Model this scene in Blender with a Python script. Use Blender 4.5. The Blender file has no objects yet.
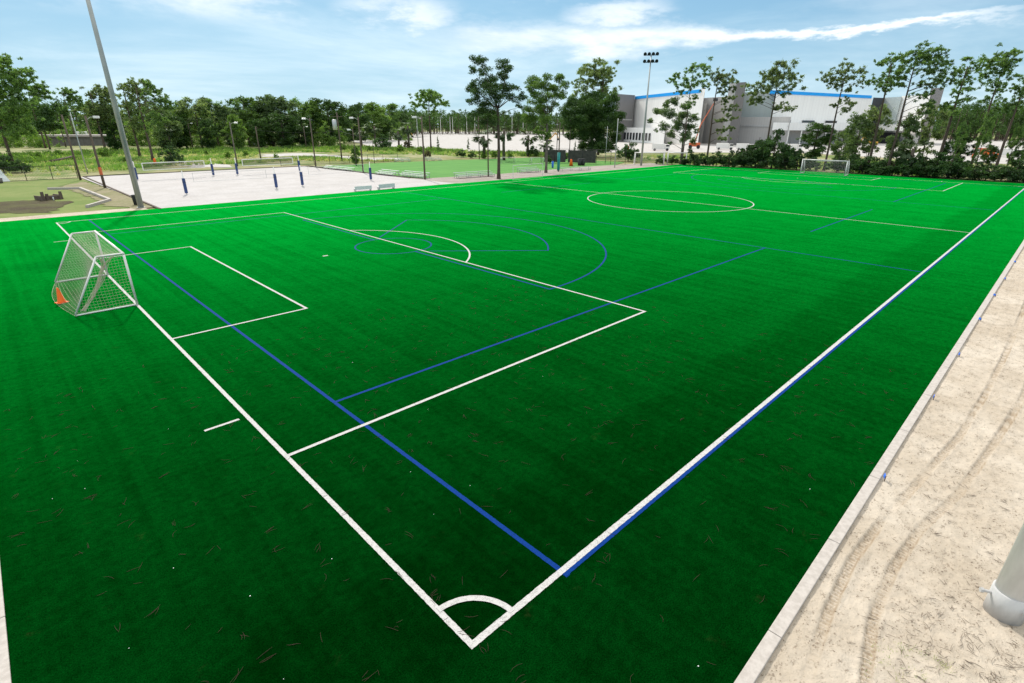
import bpy, math, random
import numpy as np
from mathutils import Vector, Matrix
R = math.radians
sc = bpy.context.scene
COL = sc.collection

# ------------------------------------------------------------------ camera (solved from the pitch markings)
F_PX, CX, CY, CZ = 526.261, -3.7741, -4.7654, 7.8113
YAW, PITCH, ROLL = 0.798075, -0.388441, 0.004995
fw = Vector((math.cos(PITCH)*math.cos(YAW), math.cos(PITCH)*math.sin(YAW), math.sin(PITCH)))
r0 = Vector((math.sin(YAW), -math.cos(YAW), 0)); u0 = r0.cross(fw)
rt = math.cos(ROLL)*r0 + math.sin(ROLL)*u0
up = -math.sin(ROLL)*r0 + math.cos(ROLL)*u0
CAM = Vector((CX, CY, CZ))
cd = bpy.data.cameras.new('camera'); co = bpy.data.objects.new('camera', cd); COL.objects.link(co)
cd.sensor_width = 36.0; cd.lens = F_PX/1024*36.0; cd.clip_start = 0.1; cd.clip_end = 6000
co.matrix_world = Matrix(((rt.x, up.x, -fw.x, CAM.x), (rt.y, up.y, -fw.y, CAM.y), (rt.z, up.z, -fw.z, CAM.z), (0, 0, 0, 1)))
sc.camera = co

# ------------------------------------------------------------------ sky, sun, exposure
SUN_EL = R(41); SUN_DX, SUN_DY = 0.36, 0.93
SKY_STRENGTH = 0.14
w = bpy.data.worlds.new('World'); sc.world = w; w.use_nodes = True
nt = w.node_tree; N = nt.nodes; L = nt.links
for n in list(N): N.remove(n)
def node(t, **k):
    n = N.new(t)
    for a, b in k.items(): setattr(n, a, b)
    return n
def mathn(op, a, b=None, c=None, clamp=False):
    n = N.new('ShaderNodeMath'); n.operation = op; n.use_clamp = clamp
    for i, v in enumerate((a, b, c)):
        if v is None: continue
        if isinstance(v, (int, float)): n.inputs[i].default_value = v
        else: L.new(v, n.inputs[i])
    return n.outputs[0]
def mixc(fac, a, b, mode='MIX'):
    n = N.new('ShaderNodeMix'); n.data_type = 'RGBA'; n.blend_type = mode
    for i, v in ((0, fac), (6, a), (7, b)):
        if isinstance(v, (int, float)): n.inputs[i].default_value = v
        elif isinstance(v, tuple): n.inputs[i].default_value = v
        else: L.new(v, n.inputs[i])
    return n.outputs[2]
out = node('ShaderNodeOutputWorld'); bg = node('ShaderNodeBackground'); bg.inputs['Strength'].default_value = SKY_STRENGTH
L.new(bg.outputs[0], out.inputs[0])
sky = node('ShaderNodeTexSky', sky_type='NISHITA', sun_disc=False)
sky.sun_elevation = SUN_EL; sky.sun_rotation = math.atan2(SUN_DX, SUN_DY)
sky.air_density = 1.0; sky.dust_density = 0.6; sky.ozone_density = 2.0
tc = node('ShaderNodeTexCoord'); sep = node('ShaderNodeSeparateXYZ'); L.new(tc.outputs['Generated'], sep.inputs[0])
X, Yd, Z = sep.outputs
az = mathn('ARCTAN2', Yd, X); el = mathn('ARCSINE', Z)
# a cloud deck seen in perspective: direction projected onto a high plane
zz = mathn('ADD', mathn('MAXIMUM', Z, 0.0), 0.09)
comb = node('ShaderNodeCombineXYZ'); L.new(mathn('DIVIDE', X, zz), comb.inputs[0]); L.new(mathn('DIVIDE', Yd, zz), comb.inputs[1])
def noise(vec, scale, detail, rough=0.55, off=0.0, dist=0.0):
    m = node('ShaderNodeMapping'); m.inputs['Location'].default_value = (off, off*0.7, off*1.3)
    L.new(vec, m.inputs[0]); n = node('ShaderNodeTexNoise'); L.new(m.outputs[0], n.inputs['Vector'])
    n.inputs['Scale'].default_value = scale; n.inputs['Detail'].default_value = detail
    n.inputs['Roughness'].default_value = rough; n.inputs['Distortion'].default_value = dist
    return n.outputs['Fac']
def ramp(f, a, b):
    n = node('ShaderNodeMapRange', interpolation_type='SMOOTHSTEP'); L.new(f, n.inputs[0])
    n.inputs[1].default_value = a; n.inputs[2].default_value = b
    return n.outputs[0]
ae = node('ShaderNodeCombineXYZ'); L.new(mathn('MULTIPLY', az, 1.0), ae.inputs[0]); L.new(mathn('MULTIPLY', el, 3.2), ae.inputs[1])
n1 = noise(comb.outputs[0], 0.35, 7, 0.62, 3.1, 0.3)
n2 = noise(ae.outputs[0], 3.0, 6, 0.6, 7.7, 0.2)
n3 = noise(ae.outputs[0], 7.0, 6, 0.62, 1.3, 0.1)
thin = mathn('MULTIPLY', ramp(n1, 0.36, 0.74), 0.70)
# the long bank of white cloud over the building: elevation 7.5 to 11 degrees
edge = mathn('ADD', el, mathn('MULTIPLY', mathn('SUBTRACT', n3, 0.5), 0.075))
bank_mid = mathn('ADD', mathn('MULTIPLY', mathn('SUBTRACT', az, 0.72), 0.01), R(7.7))
bdist = mathn('ABSOLUTE', mathn('SUBTRACT', edge, bank_mid))
bdist = mathn('DIVIDE', bdist, mathn('ADD', mathn('MULTIPLY', ramp(az, 0.30, 0.68), 0.74), 0.22))
bank = mathn('MULTIPLY', mathn('SUBTRACT', 1.0, ramp(bdist, R(0.0), R(2.1))), mathn('MULTIPLY', mathn('SUBTRACT', 1.0, ramp(az, 0.82, 1.0)), ramp(az, 0.06, 0.22)))
bank = mathn('MULTIPLY', bank, mathn('ADD', mathn('MULTIPLY', ramp(n2, 0.32, 0.58), 0.65), 0.30))
# brighter puffs higher up, toward the sun
puff = mathn('MULTIPLY', ramp(n2, 0.50, 0.68), ramp(el, R(7.4), R(9.6)))
puff = mathn('MULTIPLY', puff, mathn('ADD', mathn('MULTIPLY', ramp(az, 0.45, 0.62), 0.6), 0.15))
for a_, e_, s_ in ((0.985, 9.9, 0.10), (0.63, 9.7, 0.09), (0.70, 7.6, 0.13)):           # single soft puffs
    dd = mathn('ADD', mathn('POWER', mathn('DIVIDE', mathn('SUBTRACT', az, a_), s_), 2.0), mathn('POWER', mathn('DIVIDE', mathn('SUBTRACT', edge, R(e_)), R(1.5)), 2.0))
    puff = mathn('MAXIMUM', puff, mathn('MULTIPLY', mathn('SUBTRACT', 1.0, ramp(mathn('ADD', dd, mathn('MULTIPLY', mathn('SUBTRACT', n2, 0.5), 2.2)), -0.2, 1.3)), mathn('ADD', mathn('MULTIPLY', ramp(n3, 0.38, 0.62), 0.62), 0.12)))
# milky veil at the horizon
veil = mathn('MULTIPLY', mathn('SUBTRACT', 1.0, ramp(el, R(-2), R(14))), 0.45)
vm = node('ShaderNodeVectorMath', operation='MULTIPLY_ADD'); L.new(sky.outputs[0], vm.inputs[0]); vm.inputs[1].default_value = (.16, .16, .16); vm.inputs[2].default_value = (1, 1, 1)
vd = node('ShaderNodeVectorMath', operation='DIVIDE'); L.new(sky.outputs[0], vd.inputs[0]); L.new(vm.outputs[0], vd.inputs[1])   # the haze evens out the glare round the sun
base = mixc(1.0, vd.outputs[0], (0.64, 1.02, 1.27, 1), 'MULTIPLY')
c = mixc(veil, base, (3.55, 4.75, 5.75, 1))
c = mixc(thin, c, (5.2, 6.15, 6.6, 1))
c = mixc(mathn('MAXIMUM', bank, puff, clamp=True), c, (6.7, 6.9, 7.0, 1))
c = mixc(mathn('MULTIPLY', ramp(el, R(15), R(38)), 0.85), c, (8.2, 8.2, 8.0, 1))      # bright overhead cloud added out of view to fill the shaded sides
L.new(c, bg.inputs['Color'])

sd = bpy.data.lights.new('sun', 'SUN'); so = bpy.data.objects.new('sun', sd); COL.objects.link(so)
sd.energy = 2.8; sd.angle = R(3.0); sd.color = (1.0, 0.95, 0.88)
sdir = Vector((SUN_DX*math.cos(SUN_EL), SUN_DY*math.cos(SUN_EL), math.sin(SUN_EL)))
so.location = (0, 0, 60); so.rotation_euler = sdir.to_track_quat('Z', 'Y').to_euler()
sc.view_settings.view_transform = 'Standard'; sc.view_settings.look = 'None'
sc.view_settings.exposure = 0.36; sc.view_settings.gamma = 1.0

# ------------------------------------------------------------------ helpers
rng = np.random.default_rng(7); rnd = random.Random(5)
def gp(px, py, z=0.0):
    """point of the plane z where the picture's pixel looks (used to survey the photograph)"""
    d = fw + rt*((px-512)/F_PX) - up*((py-341.5)/F_PX)
    return CAM + d*((z-CAM.z)/d.z)
def depth(q): return (Vector(q)-CAM).dot(fw)
def height(q, py):
    lo, hi = -1.0, 70.0
    for _ in range(50):
        m = (lo+hi)/2; d = Vector((q[0], q[1], m))-CAM
        y = 341.5-F_PX*d.dot(up)/d.dot(fw)
        if y > py: lo = m
        else: hi = m
    return lo
def on_plane(b, px, py):
    """(u, z) where the pixel looks in the upright plane through b that faces the camera"""
    d = fw + rt*((px-512)/F_PX) - up*((py-341.5)/F_PX)
    n = Vector((b[0]-CAM.x, b[1]-CAM.y, 0)).normalized()
    t = (Vector((b[0], b[1], 0))-CAM).dot(n)/d.dot(n)
    q = CAM + d*t; s = Vector((n.y, -n.x, 0))
    return (q-Vector((b[0], b[1], 0))).dot(s), q.z
def facing(b):
    n = Vector((b[0]-CAM.x, b[1]-CAM.y, 0)).normalized()
    return Vector((n.y, -n.x, 0)), n

class MB:
    def __init__(s): s.v = []; s.f = []
    def add(s, v, f):
        o = len(s.v); s.v += [tuple(p) for p in v]; s.f += [tuple(i+o for i in q) for q in f]; return s
    def box(s, c, d, rz=0.0, M=None):
        x, y, z = d[0]/2, d[1]/2, d[2]/2
        pts = [Vector(p) for p in ((-x,-y,-z),(x,-y,-z),(x,y,-z),(-x,y,-z),(-x,-y,z),(x,-y,z),(x,y,z),(-x,y,z))]
        m = (M or Matrix.Rotation(rz, 3, 'Z'))
        return s.add([m @ p + Vector(c) for p in pts], [(0,3,2,1),(4,5,6,7),(0,1,5,4),(1,2,6,5),(2,3,7,6),(3,0,4,7)])
    def tube(s, pts, rad, n=8, cap=True):
        pts = [Vector(p) for p in pts]
        if isinstance(rad, (int, float)): rad = [rad]*len(pts)
        vs, fs = [], []
        for i, p in enumerate(pts):
            t = (pts[min(i+1, len(pts)-1)]-pts[max(i-1, 0)])
            if t.length < 1e-9: t = Vector((0, 0, 1))
            t.normalize(); a = t.orthogonal() if i == 0 else (a - t*a.dot(t))
            a.normalize(); b = t.cross(a)
            for k in range(n):
                g = 2*math.pi*k/n; vs.append(p+(a*math.cos(g)+b*math.sin(g))*rad[i])
        for i in range(len(pts)-1):
            for k in range(n): fs.append((i*n+k, i*n+(k+1) % n, (i+1)*n+(k+1) % n, (i+1)*n+k))
        if cap: fs.append(tuple(range(n))[::-1]); fs.append(tuple((len(pts)-1)*n+k for k in range(n)))
        return s.add(vs, fs)
    def prism(s, poly, z0, z1):
        n = len(poly); vs = [(x, y, z0) for x, y in poly]+[(x, y, z1) for x, y in poly]
        return s.add(vs, [tuple(range(n))[::-1], tuple(range(n, 2*n))]+[(i, (i+1) % n, n+(i+1) % n, n+i) for i in range(n)])
    def build(s, name, m, parent=None, smooth=False, bevel=0):
        me = bpy.data.meshes.new(name); me.from_pydata(s.v, [], s.f); me.update()
        if m: me.materials.append(m)
        if smooth: me.polygons.foreach_set('use_smooth', [True]*len(me.polygons))
        o = bpy.data.objects.new(name, me); COL.objects.link(o); o.parent = parent
        if bevel:
            b = o.modifiers.new('bevel', 'BEVEL'); b.width = bevel; b.segments = 2; b.limit_method = 'ANGLE'
        return o
def tag(o, label=None, cat=None, group=None, kind=None):
    for k, v in (('label', label), ('category', cat), ('group', group), ('kind', kind)):
        if v: o[k] = v
    return o
def thing(name, label, cat, loc=(0, 0, 0), rz=0.0, group=None):
    o = bpy.data.objects.new(name, None); COL.objects.link(o); o.empty_display_size = 0.3
    o.location = (loc[0], loc[1], loc[2] if len(loc) > 2 else 0.0); o.rotation_euler = (0, 0, rz)
    return tag(o, label, cat, group)
def copy_thing(o, loc, rz=None, label=None, scale=None):
    c = o.copy(); COL.objects.link(c); c.location = loc
    if rz is not None: c.rotation_euler = (0, 0, rz)
    if label: c['label'] = label
    if scale: c.scale = scale
    def kids(a, b):
        for ch in list(a.children):
            d = ch.copy(); COL.objects.link(d); d.parent = b; kids(ch, d)
    kids(o, c); return c
def sheet(name, poly, z, m):
    mb = MB(); mb.add([(p[0], p[1], z) for p in poly], [tuple(range(len(poly)))])
    o = mb.build(name, m)
    if o.data.polygons[0].normal.z < 0: o.data.flip_normals()
    return tag(o, kind='structure')
def ragged(poly, amp, step=.8, seed=1):
    g = random.Random(seed); o_ = []
    for a_, b_ in zip(poly, poly[1:]+poly[:1]):
        n = max(1, int(math.hypot(b_[0]-a_[0], b_[1]-a_[1])/step)); n = min(n, 120)
        for i in range(n): o_.append((a_[0]+(b_[0]-a_[0])*i/n+g.uniform(-amp, amp), a_[1]+(b_[1]-a_[1])*i/n+g.uniform(-amp, amp)))
    return o_
def quads(name, verts, tone, m, parent=None):
    """verts: (n,4,3) leaf faces, tone: (n,) value per leaf kept as a colour attribute"""
    n = len(verts); me = bpy.data.meshes.new(name)
    me.vertices.add(4*n); me.vertices.foreach_set('co', np.ascontiguousarray(verts, dtype=np.float32).ravel())
    me.loops.add(4*n); me.loops.foreach_set('vertex_index', np.arange(4*n, dtype=np.int32))
    me.polygons.add(n); me.polygons.foreach_set('loop_start', np.arange(0, 4*n, 4, dtype=np.int32))
    me.update(calc_edges=True)
    at = me.attributes.new('tone', 'FLOAT', 'POINT'); at.data.foreach_set('value', np.repeat(tone, 4).astype(np.float32))
    me.materials.append(m)
    o = bpy.data.objects.new(name, me); COL.objects.link(o); o.parent = parent
    return o

# ------------------------------------------------------------------ materials
class NT:
    def __init__(s, name):
        s.m = bpy.data.materials.new(name); s.m.use_nodes = True; s.t = s.m.node_tree
        s.p = s.t.nodes['Principled BSDF']; s.out = s.t.nodes['Material Output']
    def n(s, t, **k):
        o = s.t.nodes.new(t)
        for a, b in k.items(): setattr(o, a, b)
        return o
    def set(s, sock, v):
        if hasattr(v, 'is_linked') or hasattr(v, 'links'): s.t.links.new(v, sock)
        else:
            if isinstance(v, tuple) and len(v) == 3: v = (*v, 1)
            sock.default_value = v
    def pos(s, scale=(1, 1, 1), rot=0.0, obj=False):
        if obj: src = s.n('ShaderNodeTexCoord').outputs['Object']
        else: src = s.n('ShaderNodeNewGeometry').outputs['Position']
        m = s.n('ShaderNodeMapping'); s.t.links.new(src, m.inputs[0]); m.inputs['Scale'].default_value = scale; m.inputs['Rotation'].default_value = (0, 0, rot)
        return m.outputs[0]
    def noise(s, vec, scale, detail=4, rough=0.55, dist=0.0):
        o = s.n('ShaderNodeTexNoise'); s.t.links.new(vec, o.inputs['Vector'])
        for k, v in (('Scale', scale), ('Detail', detail), ('Roughness', rough), ('Distortion', dist)): o.inputs[k].default_value = v
        return o.outputs['Fac']
    def ramp(s, f, a, b, c=0.0, d=1.0):
        o = s.n('ShaderNodeMapRange', interpolation_type='SMOOTHSTEP'); s.t.links.new(f, o.inputs[0])
        for i, v in enumerate((a, b, c, d)): o.inputs[i+1].default_value = v
        return o.outputs[0]
    def mix(s, f, a, b, mode='MIX'):
        o = s.n('ShaderNodeMix', data_type='RGBA', blend_type=mode)
        s.set(o.inputs[0], f); s.set(o.inputs[6], a); s.set(o.inputs[7], b)
        return o.outputs[2]
    def math(s, op, a, b=0.0, clamp=False):
        o = s.n('ShaderNodeMath', operation=op, use_clamp=clamp); s.set(o.inputs[0], a); s.set(o.inputs[1], b); return o.outputs[0]
    def bump(s, h, strength, dist):
        o = s.n('ShaderNodeBump'); o.inputs['Strength'].default_value = strength; o.inputs['Distance'].default_value = dist
        s.t.links.new(h, o.inputs['Height']); s.t.links.new(o.outputs[0], s.p.inputs['Normal'])
    def col(s, v): s.set(s.p.inputs['Base Color'], v)
    def inp(s, **k):
        for a, v in k.items(): s.set(s.p.inputs[a.replace('_', ' ')], v)
        return s
def simple(name, c1, c2=None, scale=3.0, rough=0.6, metal=0.0, bump=0.0, stretch=(1, 1, 1), spec=0.4):
    k = NT(name); v = k.pos(stretch, obj=True); f = k.noise(v, scale, 5, 0.6)
    c2 = c2 or tuple(x*0.8 for x in c1)
    k.col(k.mix(k.ramp(f, 0.3, 0.7), c1, c2)); k.inp(Roughness=rough, Metallic=metal, Specular_IOR_Level=spec)
    if bump: k.bump(f, bump, 0.02)
    return k.m
def foliage(name, dark, light, trans=0.3):
    k = NT(name); a = k.n('ShaderNodeAttribute', attribute_name='tone')
    oi = k.n('ShaderNodeObjectInfo')
    f = k.math('ADD', a.outputs['Fac'], k.math('MULTIPLY', k.math('SUBTRACT', oi.outputs['Random'], 0.5), 0.35), clamp=True)
    c = k.mix(f, dark, light)
    d = k.n('ShaderNodeBsdfDiffuse'); k.set(d.inputs[0], c)
    t = k.n('ShaderNodeBsdfTranslucent'); k.set(t.inputs[0], k.mix(1.0, c, (1.25, 1.25, 0.7), 'MULTIPLY'))
    g = k.n('ShaderNodeBsdfGlossy'); g.inputs['Roughness'].default_value = 0.45; k.set(g.inputs[0], (0.8, 0.85, 0.8))
    m1 = k.n('ShaderNodeMixShader'); m1.inputs[0].default_value = trans; k.t.links.new(d.outputs[0], m1.inputs[1]); k.t.links.new(t.outputs[0], m1.inputs[2])
    m2 = k.n('ShaderNodeMixShader'); m2.inputs[0].default_value = 0.035; k.t.links.new(m1.outputs[0], m2.inputs[1]); k.t.links.new(g.outputs[0], m2.inputs[2])
    k.t.links.new(m2.outputs[0], k.out.inputs[0]); k.t.nodes.remove(k.p)
    return k.m

GLOSS = 0.34
def turf_mat():
    k = NT('turf'); p = k.pos()
    fine = k.noise(k.pos((1, 1, 1)), 42.0, 5, 0.8)
    clump = k.noise(p, 7.0, 5, 0.7)
    patch = k.noise(p, 0.55, 5, 0.6)
    big = k.noise(p, 0.09, 3, 0.5)
    st1 = k.noise(k.pos((2.2, 0.05, 1)), 1.0, 3, 0.6)      # brushing streaks along the goal line
    mott = k.noise(k.pos((1, 1.6, 1), R(18)), 2.2, 6, 0.72)
    base = k.mix(k.ramp(fine, 0.34, 0.68), (0.000, 0.003, 0.0004), (0.0006, 0.026, 0.0026))
    base = k.mix(k.ramp(clump, 0.3, 0.7), k.mix(1.0, base, (0.75, 0.72, 0.7), 'MULTIPLY'), base)
    lay = k.math('ADD', k.math('MULTIPLY', k.ramp(patch, 0.3, 0.7), 0.3), k.math('ADD', k.math('MULTIPLY', k.ramp(st1, 0.35, 0.65), 0.34), k.math('MULTIPLY', k.ramp(mott, 0.3, 0.7), 0.42)))
    # a darker strip of turf just inside the near touchline
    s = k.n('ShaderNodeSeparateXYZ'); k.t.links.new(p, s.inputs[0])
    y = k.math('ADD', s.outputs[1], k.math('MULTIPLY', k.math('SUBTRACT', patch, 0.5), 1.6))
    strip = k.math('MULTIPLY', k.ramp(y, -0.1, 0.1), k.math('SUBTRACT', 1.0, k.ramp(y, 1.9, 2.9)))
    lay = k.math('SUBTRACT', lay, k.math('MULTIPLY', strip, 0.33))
    base = k.mix(k.ramp(lay, -0.1, 1.0), k.mix(1.0, base, (0.55, 0.55, 0.5), 'MULTIPLY'), k.mix(1.0, base, (1.25, 1.3, 1.35), 'MULTIPLY'))
    # brown infill worn through here and there
    base = k.mix(k.math('MULTIPLY', k.ramp(k.noise(p, 1.3, 6, 0.7), 0.62, 0.8), 0.35), base, (0.035, 0.026, 0.012))
    k.col(base); k.inp(Roughness=0.85, Specular_IOR_Level=0.0)
    # the pile catches light along its blades, so it is bright seen flat and dark seen from above
    prev = k.p.outputs[0]
    for rough, amt in ((0.52, 0.16), (0.30, 0.45)):
        sh = k.n('ShaderNodeBsdfSheen'); sh.inputs['Roughness'].default_value = rough
        k.set(sh.inputs['Color'], k.mix(1.0, k.mix(k.ramp(k.math('ADD', k.math('MULTIPLY', fine, .6), k.math('MULTIPLY', clump, .4)), .36, .62), (.45, .45, .45), (1.35, 1.35, 1.35)), k.mix(1.0, k.mix(k.ramp(lay, -0.2, 1.0), (0.0, 0.60, 0.038), (0.0, 1.0, 0.072)), (amt, amt, amt), 'MULTIPLY'), 'MULTIPLY'))
        ad = k.n('ShaderNodeAddShader'); k.t.links.new(prev, ad.inputs[0]); k.t.links.new(sh.outputs[0], ad.inputs[1]); prev = ad.outputs[0]
    # and the blades' waxy sides shine green where they are seen edge-on
    fr = k.n('ShaderNodeFresnel'); fr.inputs['IOR'].default_value = 1.12
    gl = k.n('ShaderNodeBsdfGlossy'); gl.inputs['Roughness'].default_value = 0.72
    lo, hi = k.mix(1.0, (0.0, GLOSS*.6, GLOSS*.05), fr.outputs[0], 'MULTIPLY'), k.mix(1.0, (0.0, GLOSS, GLOSS*.11), fr.outputs[0], 'MULTIPLY')
    k.set(gl.inputs['Color'], k.mix(k.ramp(lay, -0.2, 1.0), lo, hi))
    ad = k.n('ShaderNodeAddShader'); k.t.links.new(prev, ad.inputs[0]); k.t.links.new(gl.outputs[0], ad.inputs[1])
    k.t.links.new(ad.outputs[0], k.out.inputs[0])
    k.bump(k.math('ADD', fine, k.math('MULTIPLY', clump, 0.8)), 0.55, 0.03)
    return k.m
def line_mat(name, c, c2, sheen, sw=0.3):
    k = NT(name); p = k.pos(); f = k.noise(p, 60.0, 4, 0.8); g = k.noise(p, 14.0, 4, 0.7)
    k.col(k.mix(k.ramp(k.math('ADD', f, k.math('MULTIPLY', k.math('SUBTRACT', g, 0.5), 0.6)), 0.34, 0.54), c2, c))
    k.inp(Roughness=0.85, Specular_IOR_Level=0.1, Sheen_Weight=sw, Sheen_Tint=sheen); k.bump(f, 0.6, 0.02)
    return k.m
def sand_mat(name, a, b, speck, s_amt, bump=0.5):
    k = NT(name); p = k.pos()
    big = k.noise(p, 0.35, 5, 0.6); mid = k.noise(p, 3.0, 6, 0.65); fi = k.noise(p, 26.0, 5, 0.7)
    c = k.mix(k.ramp(big, 0.3, 0.7), a, b); c = k.mix(k.math('MULTIPLY', k.ramp(mid, 0.42, 0.75), 0.5), c, tuple(x*0.72 for x in b))
    c = k.mix(k.math('MULTIPLY', k.ramp(k.math('ADD', fi, k.math('MULTIPLY', k.math('SUBTRACT', mid, 0.5), 0.5)), 0.60, 0.70), s_amt), c, speck)
    bl_ = k.noise(k.pos((1, 1.5, 1), R(30)), 9.0, 6, 0.75)
    c = k.mix(k.math('MULTIPLY', k.ramp(bl_, 0.555, 0.66), s_amt*.75), c, tuple(.75*x+.25*y for x, y in zip(speck, b)))
    pr = k.n('ShaderNodeAttribute', attribute_name='pressed_shade'); c = k.mix(k.math('MULTIPLY', pr.outputs['Fac'], .75), c, (0.24, 0.17, 0.10))
    k.col(c); k.inp(Roughness=0.95, Specular_IOR_Level=0.1)
    k.bump(k.math('ADD', k.math('MULTIPLY', mid, 1.0), k.math('MULTIPLY', fi, 0.5)), bump, 0.05)
    return k.m
def ground_mat():
    k = NT('scrub_ground'); p = k.pos()
    a = k.noise(p, 0.035, 5, 0.6, 0.4); b = k.noise(p, 0.12, 6, 0.65, 0.3); d = k.noise(p, 0.6, 6, 0.7)
    c = k.mix(k.ramp(a, 0.35, 0.6), (0.20, 0.20, 0.075), (0.36, 0.33, 0.19))
    c = k.mix(k.math('MULTIPLY', k.ramp(b, 0.42, 0.62), 0.85), c, (0.105, 0.18, 0.035))
    c = k.mix(k.math('MULTIPLY', k.ramp(d, 0.5, 0.75), 0.6), c, (0.075, 0.085, 0.03))
    c = k.mix(k.math('MULTIPLY', k.ramp(k.noise(p, 0.05, 4, 0.6), 0.62, 0.7), 0.7), c, (0.42, 0.36, 0.27))
    k.col(c); k.inp(Roughness=0.95, Specular_IOR_Level=0.1); k.bump(d, 0.6, 0.25)
    return k.m
def lawn_mat(name, c1, c2, stripe=0.0, sheen=(0.3, 0.5, 0.1)):
    k = NT(name); p = k.pos(); a = k.noise(p, 0.25, 5, 0.65); b = k.noise(p, 2.5, 5, 0.7)
    c = k.mix(k.ramp(a, 0.3, 0.7), c1, c2); c = k.mix(k.math('MULTIPLY', k.ramp(b, 0.45, 0.8), 0.5), c, tuple(x*0.6 for x in c1))
    if stripe:
        s = k.noise(k.pos((0.03, 0.6, 1), R(-25)), 1.0, 2, 0.5); c = k.mix(k.math('MULTIPLY', k.ramp(s, 0.4, 0.6), stripe), c, tuple(x*0.7 for x in c1))
    k.col(c); k.inp(Roughness=0.9, Specular_IOR_Level=0.1, Sheen_Weight=0.5, Sheen_Tint=sheen); k.bump(b, 0.5, 0.05)
    return k.m
def panel_mat(name, c, seam, w=1.2, rough=0.5, vary=0.08):
    """cladding: seams run straight up the wall"""
    k = NT(name); v = k.pos((1, 1, 1), obj=True); s = k.n('ShaderNodeSeparateXYZ'); k.t.links.new(v, s.inputs[0])
    m = k.math('ABSOLUTE', k.math('SUBTRACT', k.math('FRACT', k.math('DIVIDE', s.outputs[0], w)), 0.5))
    f = k.ramp(m, 0.46, 0.49); nz = k.noise(k.pos((0.3, 0.3, 0.05), obj=True), 1.0, 4, 0.6)
    cc = k.mix(k.math('MULTIPLY', k.ramp(nz, 0.3, 0.7), vary*4), c, tuple(x*0.85 for x in c))
    k.col(k.mix(k.math('MULTIPLY', f, 0.5), cc, seam)); k.inp(Roughness=rough, Specular_IOR_Level=0.3)
    return k.m
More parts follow.
